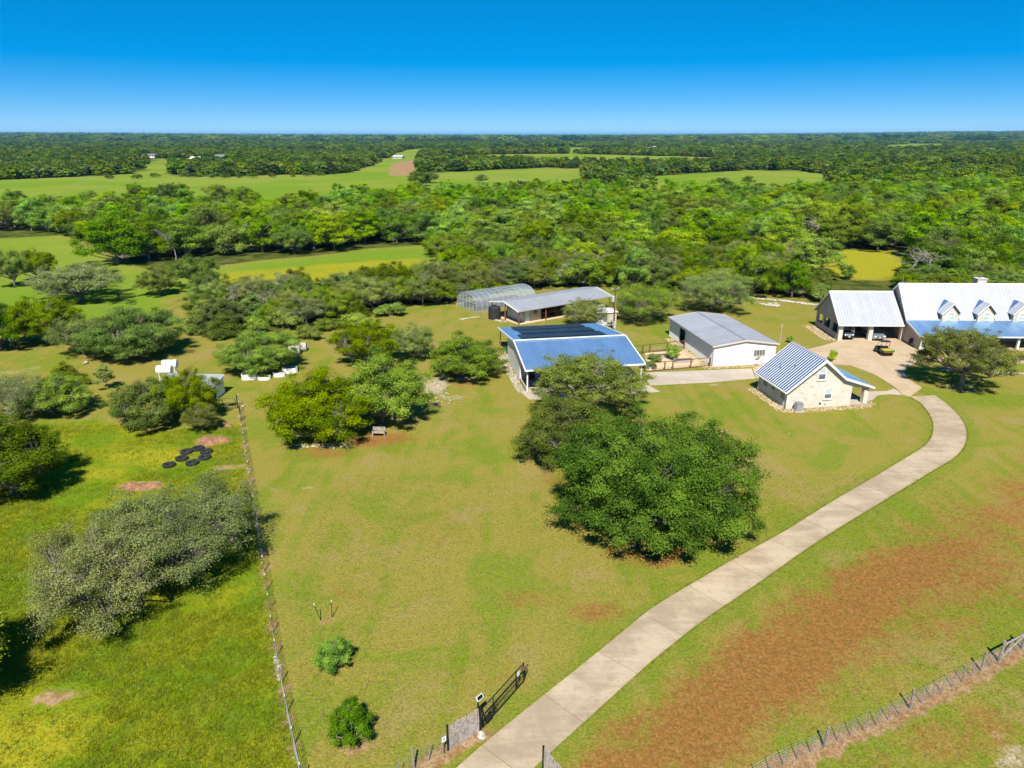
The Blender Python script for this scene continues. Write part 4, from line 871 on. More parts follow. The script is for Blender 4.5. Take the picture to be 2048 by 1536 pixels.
bk, bp, bd = M['bark'], M['bark_pale'], M['bark_dark']
PT = {
 'oak_big': make_tree('oak_big', 11, 8.0, 8.0, 1.3, 12, 320, 86, (0.145, 0.095), 0.54, (bk, M['lf_oak_dark']), 0.34, 0.6, trunks=3),
 'oak_a': make_tree('oak_a', 21, 5.2, 6.6, 0.9, 9, 165, 74, (0.14, 0.09), 0.45, (bk, M['lf_oak']), 0.24, 0.6, trunks=2),
 'oak_b': make_tree('oak_b', 33, 5.0, 6.0, 1.5, 8, 125, 62, (0.155, 0.10), 0.45, (bk, M['lf_oak']), 0.26, 0.6),
 'oak_c': make_tree('oak_c', 47, 4.2, 5.4, 0.7, 8, 135, 66, (0.14, 0.09), 0.41, (bk, M['lf_oak']), 0.20, 0.65, trunks=2),
 'oak_open': make_tree('oak_open', 49, 5.4, 7.0, 2.3, 9, 125, 60, (0.14, 0.09), 0.44, (bk, M['lf_olive']), 0.30, 0.55, sparse=0.06),
 'pale_a': make_tree('pale_a', 51, 5.2, 5.6, 1.2, 10, 165, 44, (0.12, 0.065), 0.48, (M['bark_mesq'], M['lf_pale']), 0.20, 0.55, tw=0.8, sparse=0.08),
 'pale_b': make_tree('pale_b', 58, 4.6, 5.4, 1.4, 8, 120, 52, (0.13, 0.075), 0.44, (bk, M['lf_pale']), 0.20, 0.55, tw=0.9),
 'elm_a': make_tree('elm_a', 61, 5.0, 10.5, 2.0, 5, 70, 42, (0.26, 0.18), 0.60, (bk, M['lf_elm']), 0.26, 0.7, 'tall'),
 'elm_b': make_tree('elm_b', 67, 5.4, 9.5, 1.8, 6, 62, 42, (0.26, 0.18), 0.66, (bk, M['lf_elm']), 0.28, 0.7, 'tall'),
 'round_a': make_tree('round_a', 71, 4.8, 7.8, 1.4, 8, 70, 44, (0.25, 0.18), 0.62, (bk, M['lf_elm']), 0.24, 0.75),
 'cedar': make_tree('cedar', 81, 2.3, 5.2, 0.4, 5, 95, 34, (0.15, 0.10), 0.36, (bd, M['lf_cedar']), 0.13, 0.8, 'cone'),
 'bush': make_tree('bush', 91, 2.4, 3.0, 0.3, 7, 95, 34, (0.18, 0.12), 0.40, (bk, M['lf_brush']), 0.09, 0.75, 'bush', trunks=2),
 'sapling': make_tree('sapling', 95, 1.1, 3.0, 1.1, 5, 40, 26, (0.15, 0.09), 0.26, (bk, M['lf_oak']), 0.045, 0.7),
 'peach': make_tree('peach', 97, 1.3, 2.5, 0.65, 6, 70, 40, (0.15, 0.04), 0.20, (bk, M['lf_peach']), 0.04, 0.9, trunks=3, droop=0.8),
 'dead_a': make_dead('dead_a', 5, 5.0, 6.5, bp), 'dead_b': make_dead('dead_b', 9, 4.0, 7.5, bp),
}
def place_tree(proto, x, y, R, H, leafm=None, name='oak_tree', label=None, cat='tree', group=None, rz=None, barkm=None):
    p = PT[proto]; e = empty(name, (x, y, float(zground(x, y)) - 0.02), random.uniform(0, 6.28) if rz is None else rz, label, cat, group)
    s = (R / p['R'], R / p['R'], H / p['H'])
    for nm, me, mt in (('trunk', p['trunk'], barkm), ('crown', p['crown'], leafm)):
        if me is None: continue
        o = bpy.data.objects.new(nm, me); COL.objects.link(o); o.parent = e; o.scale = s
        if mt: o.material_slots[0].link = 'OBJECT'; o.material_slots[0].material = M[mt]
    return e
TREES = []   # (x, y, R) of the trees placed one by one, so that the scattered ones keep clear
def T(proto, px, py, R, H, leafm, name, label, group=None, rz=None, cat='tree'):
    g = G(px, py); TREES.append((g.x, g.y, R)); return place_tree(proto, g.x, g.y, R, H, leafm, name, label, cat, group, rz)
GY = 'trees standing in the yard'
T('oak_big', 1306, 1042, 7.7, 8.2, 'lf_oak_dark', 'oak_tree', 'huge spreading dark green oak beside the driveway', GY, 0.6)
T('oak_a', 1145, 918, 5.2, 5.5, 'lf_oak', 'oak_tree', 'mid green oak just behind the huge oak, nearer the barn', GY)
T('oak_open', 1182, 822, 6.2, 6.2, 'lf_olive', 'oak_tree', 'open-crowned oak in front of the solar barn slab', GY)
T('oak_a', 645, 868, 5.6, 6.4, 'lf_oak', 'oak_tree', 'wide spreading oak left of the garden bench', GY)
T('oak_c', 775, 842, 4.5, 7.2, 'lf_oak', 'oak_tree', 'dense fresh green oak standing behind the garden bench', GY)
T('oak_b', 735, 728, 4.6, 5.6, 'lf_oak', 'oak_tree', 'mid green oak beyond the two oaks at the bench', GY)
T('pale_b', 826, 720, 3.3, 5.0, 'lf_pale', 'oak_tree', 'small grey green oak with a pale trunk in the yard', GY)
T('oak_c', 932, 752, 4.7, 5.0, 'lf_oak', 'willow_oak', 'rounded tree with the white hanging chair beneath it', GY)
T('oak_c', 298, 850, 3.8, 4.8, 'lf_oak', 'oak_tree', 'low dark oak in front of the small tin shed', GY)
T('oak_b', 378, 838, 3.4, 5.4, 'lf_oak', 'oak_tree', 'taller oak hiding the middle of the tin shed roof', GY)
T('pale_b', 405, 862, 1.9, 3.0, 'lf_olive', 'small_tree', 'little olive tree by the red dirt heaps', GY)
T('oak_a', 520, 742, 5.0, 5.2, 'lf_oak', 'oak_tree', 'oak with white planters round its foot', GY)
T('oak_a', 270, 712, 6.4, 6.6, 'lf_oak', 'oak_tree', 'large round oak beyond the two white tanks', GY)
T('pale_b', 168, 708, 4.2, 5.4, 'lf_pale', 'oak_tree', 'grey green oak next to the large round oak', GY)
T('oak_b', 95, 684, 5.2, 6.6, 'lf_oak', 'oak_tree', 'dark oak with bare lower trunks at the left edge', GY)
T('oak_c', 15, 694, 4.6, 6.4, 'lf_oak_dark', 'oak_tree', 'dark oak cut by the left edge of the mown clearing', GY)
T('sapling', 213, 779, 1.1, 3.0, 'lf_olive', 'young_tree', 'thin young tree alone on the mown grass', GY)
T('oak_c', 118, 826, 3.6, 4.2, 'lf_oak', 'oak_tree', 'low oak with a cedar behind, left of the shed', GY)
T('cedar', 132, 772, 2.2, 3.4, 'lf_brush', 'cedar_tree', 'dark yellowish cedar behind a low oak left of the tanks', GY)
T('pale_a', 35, 838, 3.6, 4.8, 'lf_mesquite', 'oak_tree', 'grey oak with a bent trunk at the left border', GY)
T('oak_a', 8, 985, 5.3, 6.4, 'lf_oak_dark', 'oak_tree', 'dark oak at the left border above the tall grass field', GY)
T('pale_a', 372, 1140, 5.3, 5.8, 'lf_mesquite', 'mesquite_tree', 'grey twiggy mesquite next to the long wire fence', GY, 1.0)
T('pale_a', 225, 1218, 4.8, 5.4, 'lf_mesquite', 'mesquite_tree', 'grey mesquite with bare twigs in the tall grass field', GY, 2.7)
place_tree('oak_a', -33.4, 31.0, 5.0, 6.2, 'lf_oak', 'oak_tree', 'oak outside the frame that throws its shadow onto the grass field', 'tree', GY, 0.8)
T('oak_open', 1922, 774, 5.5, 7.2, 'lf_olive', 'oak_tree', 'oak in a stone ring in front of the ranch house', GY, 0.3)
T('pale_a', 1165, 652, 3.5, 4.2, 'lf_olive', 'mesquite_tree', 'thin feathery mesquite between barn and stable', GY)
T('pale_a', 1284, 643, 5.6, 6.2, 'lf_olive', 'mesquite_tree', 'olive mesquite right of the utility pole', GY)
T('pale_a', 1425, 622, 6.4, 6.6, 'lf_olive', 'mesquite_tree', 'broad olive mesquite behind the white steel building', GY)
T('oak_b', 30, 573, 3.8, 7.4, 'lf_oak', 'oak_tree', 'slim oak in the pasture at the left border', GY)
T('oak_b', 74, 563, 4.2, 6.6, 'lf_oak', 'oak_tree', 'oak with a pale leaning limb in the left pasture', GY)
T('pale_b', 162, 602, 8.2, 7.0, 'lf_pale', 'oak_tree', 'wide grey green oak alone in the left pasture', GY)
T('elm_b', 236, 528, 9.0, 10.6, 'lf_elm', 'elm_tree', 'broad light green elm at the far end of the pasture', GY)
T('oak_c', 318, 590, 3.6, 5.4, 'lf_bright', 'oak_tree', 'bright green round tree at the corner of the brush', GY)
T('oak_b', 392, 575, 4.6, 6.4, 'lf_oak', 'oak_tree', 'green oak above the brush by the yellow meadow strip', GY)
T('oak_b', 775, 600, 6.0, 6.6, 'lf_oak', 'oak_tree', 'rounded green oak at the right end of the brush belt', GY)
T('pale_b', 745, 622, 5.0, 6.2, 'lf_olive', 'oak_tree', 'olive oak with a thin grey top at the lawn corner', GY)
T('peach', 670, 1336, 1.0, 2.0, 'lf_peach', 'peach_tree', 'small bright peach tree farther from the gate', 'young peach trees on the lawn')
T('peach', 704, 1480, 1.08, 2.25, 'lf_peach', 'peach_tree', 'small bright peach tree nearer the gate', 'young peach trees on the lawn')
T('bush', 618, 678, 2.0, 2.2, 'lf_bright', 'shrub', 'bright yellow green shrub beside the grey bales', 'shrubs on the lawn edge')
T('bush', 720, 655, 3.4, 2.2, 'lf_bright', 'shrub', 'spreading bright shrub at the foot of the brush belt', 'shrubs on the lawn edge')
T('bush', 660, 660, 2.4, 2.0, 'lf_elm', 'shrub', 'dark low shrub between two bright ones on the lawn edge', 'shrubs on the lawn edge')
T('bush', 782, 632, 2.6, 2.2, 'lf_elm', 'shrub', 'green shrub under the rounded oak of the brush belt', 'shrubs on the lawn edge')
T('bush', 585, 700, 2.0, 1.9, 'lf_oak', 'shrub', 'dark shrub just behind the grey bales', 'shrubs on the lawn edge')
T('bush', 1346, 716, 1.5, 1.9, 'lf_bright', 'garden_shrub', 'feathery bright green bush inside the pipe fence', 'garden plants')
T('bush', 1296, 738, 1.0, 1.2, 'lf_elm', 'garden_shrub', 'low herb clump at the barn end of the garden', 'garden plants')
T('bush', 1308, 722, 1.2, 1.0, 'lf_olive', 'garden_shrub', 'grey green herb clump in the middle of the garden', 'garden plants')
T('bush', 1580, 684, 0.8, 0.9, 'lf_bright', 'garden_shrub', 'small round shrub in the bed behind the cottage', 'garden plants')
T('bush', 1664, 722, 0.8, 1.5, 'lf_bright', 'garden_shrub', 'yellow green shrub peeping over the cottage roof', 'garden plants')
T('dead_a', 1822, 560, 7.5, 7.5, None, 'dead_tree', 'bare bleached tree behind the ranch house roof', 'dead trees')
T('dead_b', 1872, 558, 5.5, 7.0, None, 'dead_tree', 'second bare tree just right of the bleached one behind the house', 'dead trees')
T('dead_a', 1622, 490, 7.5, 9.0, None, 'dead_tree', 'leaning bare tree above the yellow meadow', 'dead trees')
T('dead_b', 352, 520, 4.0, 9.0, None, 'dead_tree', 'pale crooked dead tree in the left creek woods', 'dead trees')
T('dead_b', 480, 505, 4.0, 9.5, None, 'dead_tree', 'tall bare grey tree left of the pale oak thicket', 'dead trees')
T('dead_b', 1508, 470, 5, 9.5, None, 'dead_tree', 'bare silvery branches among the elms at mid woods', 'dead trees')
T('dead_a', 1115, 470, 3.6, 11.0, None, 'dead_tree', 'thin bare trunk in the middle of the creek woods', 'dead trees')
T('dead_a', 1005, 510, 4.4, 6.0, None, 'dead_tree', 'low grey dead tree beyond the greenhouse', 'dead trees')
for i, (px, py, wd) in enumerate(((455, 640, 3.4), (540, 632, 3.8), (610, 625, 3.4), (840, 585, 3.0), (880, 590, 2.6), (470, 612, 3.0))):
    T('dead_a' if i % 2 else 'dead_b', px, py, wd, 4.6, None, 'dead_tree', ('leafless grey brush tree at the near left of the brush belt', 'leafless grey tree in the middle of the brush belt', 'leafless grey tree above the dark shrubs of the brush belt', 'pinkish bare brush tree left of the greenhouse', 'pinkish bare brush tree touching the greenhouse', 'leafless grey tree deep in the left brush belt')[i], 'dead trees')
PLACED = {}
# ------------------------------------------------------------------ woods: the trees one can tell apart, then the rest as one mass
def in_frame(x, y, R=6.0, H=8.0):
    if y < 12: return False
    px, py, d = proj(x, y, 0); m = R * FPX / d
    return -m < px < 2048 + m and py > 250
def scatter(poly, dmin, kinds, rng, avoid=(), maxn=4000, tries=40000):
    P = np.array(poly); lo, hi = P.min(0), P.max(0); out = []; cell = {}
    C = rng.uniform(lo, hi, (tries, 2)); ok = inside(C[:, 0], C[:, 1], poly)
    for q in avoid: ok &= ~inside(C[:, 0], C[:, 1], q)
    names = [k[0] for k in kinds]; wts = np.array([k[1] for k in kinds]); wts = wts / wts.sum()
    for x, y in C[ok]:
        if len(out) >= maxn: break
        if not in_frame(x, y): continue
        dm = dmin * (1 + 0.0008 * y); ci, cj = int(x // 12), int(y // 12); bad = False
        for a in (-1, 0, 1):
            for b in (-1, 0, 1):
                for (u, v) in cell.get((ci + a, cj + b), ()):
                    if (u - x) ** 2 + (v - y) ** 2 < dm * dm: bad = True; break
                if bad: break
            if bad: break
        if bad or any((x - u) ** 2 + (y - v) ** 2 < (0.55 * r + 1.2) ** 2 for u, v, r in TREES): continue
        cell.setdefault((ci, cj), []).append((x, y)); k = kinds[int(rng.choice(len(kinds), p=wts))]
        out.append((x, y) + tuple(k[2:]) + (k[0],))
    return out
rng = np.random.default_rng(3)
HOUSE_CLEAR = GP((905,640),(905,606),(1240,572),(1240,660)); HC2 = GP((1640,640),(1640,560),(2300,545),(2300,640))
# kind: (prototype, weight, name, R range, H range, leaf materials)
BELT = (('cedar', .24, 'cedar_tree', (1.8, 3.0), (3.4, 5.4), ('lf_cedar', 'lf_brush')), ('bush', .30, 'shrub', (1.8, 3.2), (2.0, 3.4), ('lf_brush', 'lf_elm', 'lf_olive', 'lf_pale')),
        ('pale_b', .24, 'oak_tree', (2.8, 4.4), (3.8, 5.6), ('lf_pale', 'lf_pale', 'lf_olive')), ('oak_c', .18, 'oak_tree', (2.6, 4.0), (3.6, 5.4), ('lf_oak', 'lf_olive', 'lf_cedar')))
NEARW = (('round_a', .30, 'elm_tree', (3.4, 5.4), (5.0, 7.5), ('lf_elm', 'lf_bright', 'lf_oak')), ('oak_b', .30, 'oak_tree', (3.6, 5.4), (5.0, 6.8), ('lf_oak', 'lf_oak_dark', 'lf_olive')),
         ('pale_b', .16, 'oak_tree', (3.2, 5.0), (4.4, 6.2), ('lf_olive', 'lf_pale')), ('elm_b', .12, 'elm_tree', (3.6, 5.0), (6, 8.5), ('lf_elm',)), ('bush', .12, 'shrub', (2, 3.2), (2.2, 3.4), ('lf_bright', 'lf_brush')))
DEEPW = (('elm_a', .24, 'elm_tree', (4.8, 7.4), (8, 11.5), ('lf_elm', 'lf_elm', 'lf_bright', 'lf_oak')), ('elm_b', .24, 'elm_tree', (5.0, 7.8), (7.5, 10.5), ('lf_elm', 'lf_bright', 'lf_elm')),
         ('round_a', .30, 'elm_tree', (4.6, 7.4), (6.5, 9.5), ('lf_elm', 'lf_bright', 'lf_bright', 'lf_oak')), ('oak_b', .16, 'oak_tree', (4.4, 6.4), (6.5, 8.5), ('lf_oak', 'lf_oak_dark')), ('pale_b', .06, 'oak_tree', (4, 5.4), (6, 8), ('lf_pale', 'lf_olive')))
NEAR_POLY = GP((890,548),(1000,566),(1230,574),(1330,588),(1500,594),(1650,602),(1800,600),(2048,596),(2300,592),(2300,520),(2048,520),(1880,552),(1640,558),(1590,520),(1300,520),(1000,520),(880,510))
W1 = scatter(BRUSH_BELT, 2.7, BELT, rng, (HOUSE_CLEAR, MID_MEADOW))
FRONT = GP((1570,590),(1580,535),(1820,535),(1820,575),(1640,600))
W2 = scatter(NEAR_POLY, 4.4, NEARW, rng, (HOUSE_CLEAR, HC2, YEL_MEADOW, BRUSH_BELT, FRONT)) + scatter(FRONT, 2.8, BELT[:2], rng, (YEL_MEADOW, HC2))
HEDGE = GP((1800,582),(1830,548),(2300,538),(2300,575))
W2 = W2 + scatter(HEDGE, 2.6, (('bush', .5, 'shrub', (2.2, 3.4), (2.6, 3.8), ('lf_elm', 'lf_oak', 'lf_bright')), ('oak_c', .5, 'oak_tree', (2.6, 3.8), (3.2, 4.4), ('lf_oak', 'lf_elm'))), rng)
W3 = scatter(CREEK_WOODS, 5.9, DEEPW, rng, (NEAR_POLY, YEL_MEADOW, MID_MEADOW, BRUSH_BELT, HC2, GP((1560,520),(1560,480),(1640,478),(1640,500))), tries=60000)
W4 = scatter(LEFT_WOODS, 6.6, DEEPW, rng, (PASTURE,) )
def region_phrase(x, y, px):
    if y < 165 and px < 930: return 'in the brush belt left of the greenhouse'
    if px < 560: return 'in the woods beyond the left pasture'
    if px < 960: return 'in the woods behind the yellow meadow'
    if px < 1330: return 'in the woods behind the stable'
    if px < 1620: return 'in the woods behind the white building'
    return 'in the woods behind the ranch house'
def depth_phrase(y): return 'near the front ' if y < 150 else ('several rows back ' if y < 185 else ('midway ' if y < 235 else 'far back '))
ALL = [t for t in W1 + W2 + W3 + W4]
ALL.sort(key=lambda t: -(t[3][0] + t[3][1]) / t[1])
count = {}; REST = []
COLW = {'lf_cedar': 'dark green', 'lf_brush': 'yellowish olive', 'lf_elm': 'leaf green', 'lf_olive': 'dull olive', 'lf_pale': 'grey green', 'lf_oak': 'deep green', 'lf_oak_dark': 'very dark green', 'lf_bright': 'bright yellow green'}
KINDW = {'cedar_tree': 'cedar', 'shrub': 'shrub', 'oak_tree': 'oak', 'elm_tree': 'elm'}
def sizew(a, rng_): f = (a - rng_[0]) / (rng_[1] - rng_[0] + 1e-6); return 'small' if f < 0.34 else ('middling' if f < 0.67 else 'large')
for (x, y, nm, rr, hr, mats, proto) in ALL:
    Rr = rng.uniform(*rr); Hh = rng.uniform(*hr); mt = mats[int(rng.integers(len(mats)))]; count[nm] = count.get(nm, 0) + 1
    if count[nm] > 290: REST.append((x, y, proto, Rr, Hh, mt)); continue
    px, py, d = proj(x, y, 0)
    place_tree(proto, x, y, Rr, Hh, mt, nm, '%s %s %s %s%s' % (sizew(Rr, rr), COLW[mt], KINDW[nm], depth_phrase(y), region_phrase(x, y, px)), 'tree' if nm != 'shrub' else 'shrub', 'woods, ' + region_phrase(x, y, px)[3:], rng.uniform(0, 6.28))

# ------------------------------------------------------------------ what nobody could count: instanced masses
def gn_scatter(name, P, S, RZ, src_mesh, label, cat):
    src = bpy.data.objects.new(name + '_source', src_mesh)          # never linked: only its shape is used
    me = bpy.data.meshes.new(name); me.vertices.add(len(P)); me.vertices.foreach_set('co', np.asarray(P, np.float32).ravel())
    a = me.attributes.new('sc', 'FLOAT_VECTOR', 'POINT'); a.data.foreach_set('vector', np.asarray(S, np.float32).ravel())
    rv = np.zeros((len(P), 3), np.float32); rv[:, 2] = RZ
    a = me.attributes.new('rot', 'FLOAT_VECTOR', 'POINT'); a.data.foreach_set('vector', rv.ravel())
    me.update(); o = link(name, me); tag(o, label, cat, None, 'stuff')
    ng = bpy.data.node_groups.new(name, 'GeometryNodeTree')
    ng.interface.new_socket('Geometry', in_out='INPUT', socket_type='NodeSocketGeometry'); ng.interface.new_socket('Geometry', in_out='OUTPUT', socket_type='NodeSocketGeometry')
    N = ng.nodes; gi = N.new('NodeGroupInput'); go = N.new('NodeGroupOutput'); oi = N.new('GeometryNodeObjectInfo'); oi.inputs['Object'].default_value = src; oi.inputs['As Instance'].default_value = True
    ip = N.new('GeometryNodeInstanceOnPoints')
    na = N.new('GeometryNodeInputNamedAttribute'); na.data_type = 'FLOAT_VECTOR'; na.inputs['Name'].default_value = 'sc'
    nb = N.new('GeometryNodeInputNamedAttribute'); nb.data_type = 'FLOAT_VECTOR'; nb.inputs['Name'].default_value = 'rot'
    er = N.new('FunctionNodeEulerToRotation')
    ng.links.new(gi.outputs[0], ip.inputs['Points']); ng.links.new(oi.outputs['Geometry'], ip.inputs['Instance'])
    ng.links.new(nb.outputs['Attribute'], er.inputs[0]); ng.links.new(er.outputs[0], ip.inputs['Rotation'])
    ng.links.new(na.outputs['Attribute'], ip.inputs['Scale']); ng.links.new(ip.outputs[0], go.inputs[0])
    md = o.modifiers.new('scatter', 'NODES'); md.node_group = ng
    return o
def far_points(y0, y1, n, R, jitter, thr):
    yy = np.sqrt(rng.uniform(y0 ** 2, y1 ** 2, n)); xx = yy * rng.uniform(-0.80, 0.80, n); ok = np.ones(n, bool)
    for m in MEADOWS + [MID_MEADOW, YEL_MEADOW]: ok &= sdist(xx, yy, m) > R * 0.8
    ok &= clearing(xx, yy) < thr
    for m in (CREEK_WOODS, LEFT_WOODS, NEAR_POLY, PASTURE, BRUSH_BELT): ok &= ~inside(xx, yy, m)
    for bx, by, br in FAR_B: ok &= ~((np.abs(xx - bx * yy / by) < br) & (yy < by + br) & (yy > by - br * 9))
    return xx[ok], yy[ok]
FAR_LIST = ((297,319,18,9,3.2,'white_paint','shingle','white farmhouse with a dark roof across the meadow'), (390,324,11,7,3.2,'tank_white','white_metal','low white shed right of the far farmhouse'),
  (440,325,10,9,5.0,'shade_sail','shingle','dark red barn across the far meadow'), (795,317,14,7,2.8,'beige','grey_panel','pale roofed farm building beside the far ploughed patch'),
  (157,297,15,9,3.4,'beige','grey_panel','distant white house among the left woods'), (440,297,16,9,3.4,'beige','grey_panel','distant white house above the dark red barn'),
  (845,292,20,10,4,'beige','white_metal','distant white building beyond the meadow corridor'), (1308,300,14,9,4,'beige','grey_panel','distant beige house in the right hand woods'), (1990,303,16,9,3.4,'beige','grey_panel','distant long white roof near the right border'))
FAR_B = [(G(a[0], a[1]).x, G(a[0], a[1]).y, a[2] * 0.9) for a in FAR_LIST]
LODT = make_tree('far_tree', 131, 5.0, 7.0, 0.8, 7, 34, 11, (0.95, 0.70), 0.75, (bk, M['lf_far']), 0.2, 0.7)
LODG = make_tree('far_grove', 137, 40.0, 9.5, 1.0, 16, 90, 9, (4.2, 3.0), 5.0, (bk, M['lf_far']), 0.5, 0.12)
for proto in sorted(set(r[2] for r in REST)):
    q = [r for r in REST if r[2] == proto]; p = PT[proto]
    P = [(r[0], r[1], float(zground(r[0], r[1]))) for r in q]; S = [(r[3] / p['R'], r[3] / p['R'], r[4] / p['H']) for r in q]
    gn_scatter('deep_woods', P, S, rng.uniform(0, 6.28, len(q)), p['crown'], 'treetops massed in the depth of the creek woods', 'woods')
for lm, frac, lab in (('lf_far', .45, 'mid green'), ('lf_far_dark', .33, 'dark green'), ('lf_far_bright', .22, 'bright green')):
    def src(p): m_ = p['crown'].copy(); m_.materials.clear(); m_.materials.append(M[lm]); return m_
    for y0, y1, N_, Ra, Ha, kk, th, nm, wh in ((330, 1250, 17000, (3.4, 7.0), (4.2, 9.0), LODT, 0.38, 'distant_wood', 'trees massed beyond the meadow'), (1250, 3300, 26000, (5.0, 10.0), (5.0, 9.5), LODT, 0.33, 'distant_wood', 'hazy woods of the middle distance'), (3300, 13500, 13000, (30, 64), (6.5, 12.5), LODG, 0.38, 'horizon_wood', 'blue wooded ridges of the horizon')):
        xx, yy = far_points(y0, y1, int(N_ * frac), Ra[0], 0, th); n = len(xx); R1 = rng.uniform(*Ra, n) / kk['R']; H1 = rng.uniform(*Ha, n) / kk['H']
        gn_scatter(nm, np.stack([xx, yy, zground(xx, yy)], 1), np.stack([R1, R1, H1], 1), rng.uniform(0, 6.28, n), src(kk), lab + ' ' + wh, 'woods')
# trees that stand singly in the far meadow
for i, (px, py, R1, H1, lab) in enumerate(((270,410,6,9,'elm standing alone at the near side of the far meadow'),(180,425,6,8.5,'rounded elm at the left of the far meadow'),(340,405,6,8.5,'left elm of the clump in the far meadow'),(365,403,5.5,8,'middle elm of the clump in the far meadow'),(440,408,7,9,'dark oak in the far meadow clump'),(490,412,6,8,'right elm of the clump in the far meadow'),(300,396,2.2,3.5,'tiny tree between the elms of the far meadow'),(290,334,5,6,'small dark tree below the far white farmhouse'),(345,330,6,6.5,'oak right of the far white farmhouse'),(963,365,5,5,'lone round oak on the meadow behind the woods'),(838,372,7,9,'dark oak at the corner of the ploughed patch'),(860,366,6,7,'oak next to the dark corner oak of the meadow'),(1495,368,5,5,'oak in the thin right hand meadow'),(1440,366,3,3.5,'small tree in the thin right hand meadow'))):
    T(('elm_b', 'round_a', 'oak_b')[i % 3], px, py, R1, H1, ('lf_elm', 'lf_bright', 'lf_oak')[i % 3] if i < 7 else 'lf_far', 'meadow_tree', lab, 'trees standing singly in the far meadow')
for i, (px, py) in enumerate(((370,356),(385,357),(400,356),(425,358),(450,358),(478,357),(505,357),(545,356),(585,355),(615,354),(640,353),(220,360),(275,360),(311,357))):
    g = G(px, py); place_tree('bush', g.x, g.y, 3.6, 3.2, 'lf_far', 'shrub', 'dark dot-like shrub along the far fence line of the meadow', 'shrub', 'shrubs along the far fence line')

# ------------------------------------------------------------------ far buildings
for a in FAR_LIST:
    g = G(a[0], a[1]); w_, d_, h_ = a[2], a[3], a[4]
    r = empty('farm_building', (g.x, g.y, float(zground(g.x, g.y))), random.uniform(-0.3, 0.3), a[7], 'building', 'buildings far across the meadow')
    MB().prism([(0, 0), (d_, 0), (d_, h_), (d_ / 2, h_ * 1.5), (0, h_)], 'x', -w_ / 2, w_ / 2).build('wall', M[a[5]], r)
    MB().prism([(-0.6, h_ - 0.3), (d_ / 2, h_ * 1.5 + 0.15), (d_ + 0.6, h_ - 0.3), (d_ + 0.6, h_ - 0.1), (d_ / 2, h_ * 1.5 + 0.5), (-0.6, h_ - 0.1)], 'x', -w_ / 2 - 0.6, w_ / 2 + 0.6).build('roof', M[a[6]], r)
    if g.y < 1100:
        for i in range(4): box('window', M['glass'], r, -w_ / 2 + w_ * (i + 0.35) / 4, -w_ / 2 + w_ * (i + 0.65) / 4, -0.06, -0.01, h_ * 0.35, h_ * 0.75)

# ------------------------------------------------------------------ tall grass of the left field
def tuft(seed, nb, h, sp, wd):
    r2 = np.random.default_rng(seed); V = []; T_ = []
    for _ in range(nb):
        a = r2.uniform(0, 6.28); b = r2.uniform(0, 6.28); q = sp * np.sqrt(r2.uniform(0, 1)); x, y = q * np.cos(a), q * np.sin(a); hh = h * r2.uniform(0.5, 1.2); le = hh * r2.uniform(0.2, 0.7)
        dx, dy = np.cos(b) * wd / 2, np.sin(b) * wd / 2
        V += [(x - dx, y - dy, -0.03), (x + dx, y + dy, -0.03), (x + le * np.cos(a), y + le * np.sin(a), hh)]; t = r2.uniform(0.1, 0.9); T_ += [t * 0.6, t * 0.6, t]
    return np_mesh('tuft', V, np.arange(3 * nb), 3, M['grass_blade'], T_)
M['grass_blade'] = leaf_mat('grass_blade', (0.15, 0.23, 0.004), (0.36, 0.36, 0.010), 0.35, 0.9, 0.03)
M['lawn_blade'] = leaf_mat('lawn_blade', (0.13, 0.165, 0.016), (0.30, 0.255, 0.07), 0.25, 0.9, 0.03)
FIELD = GP((-200,1640),(598,1560),(572,1430),(548,1300),(523,1120),(498,960),(482,850),(440,848),(300,868),(200,840),(120,848),(-300,865))
Pf = rng.uniform((-60, 20), (-9, 72), (90000, 2)); Pf = Pf[inside(Pf[:, 0], Pf[:, 1], FIELD)]
ok = np.array([in_frame(x, y, 1) for x, y in Pf]) & (rng.uniform(0, 1, len(Pf)) < np.clip(34 / Pf[:, 1], 0, 1))
for spx, spy, rx, ry in ((425,880,2.0,1.6),(455,935,2.0,.7),(280,972,2.4,1.1),(110,1393,1.4,.9)):
    g = G(spx, spy); ok &= np.hypot((Pf[:, 0] - g.x) / rx, (Pf[:, 1] - g.y) / ry) > 1
for spx, spy, rx, ry in ((300,915,6,3.2),(170,950,5,3),(20,1500,4,5),(420,1180,4,2.4),(130,890,6,3),(240,1000,6,2),(250,870,3,2)):
    g = G(spx, spy); ok &= (np.hypot((Pf[:, 0] - g.x) / rx, (Pf[:, 1] - g.y) / ry) > 1) | (rng.uniform(0, 1, len(Pf)) < 0.3)
Pf = Pf[ok]; s = rng.uniform(0.6, 1.4, len(Pf))
gn_scatter('tall_grass', np.c_[Pf, np.zeros(len(Pf))], np.stack([s, s, s * rng.uniform(0.6, 1.3, len(Pf))], 1), rng.uniform(0, 6.28, len(Pf)), tuft(1, 14, 0.17, 0.22, 0.03), 'tall uncut grass left of the wire fence', 'grass')
Pl = rng.uniform((-16, 22), (40, 60), (60000, 2)); dm = np.minimum(seg_dist(Pl[:, 0], Pl[:, 1], [tuple(p) for p in DL], False), seg_dist(Pl[:, 0], Pl[:, 1], [tuple(p) for p in DR], False))
ok = ~inside(Pl[:, 0], Pl[:, 1], [tuple(p) for p in DL] + [tuple(p) for p in DR[::-1]]) & ~inside(Pl[:, 0], Pl[:, 1], FIELD) & np.array([in_frame(x, y, 1) for x, y in Pl]) & (rng.uniform(0, 1, len(Pl)) < np.clip(30 / Pl[:, 1], 0, 1)) & (dm > 0.08)
Pl = Pl[ok]; s = rng.uniform(0.5, 1.2, len(Pl))
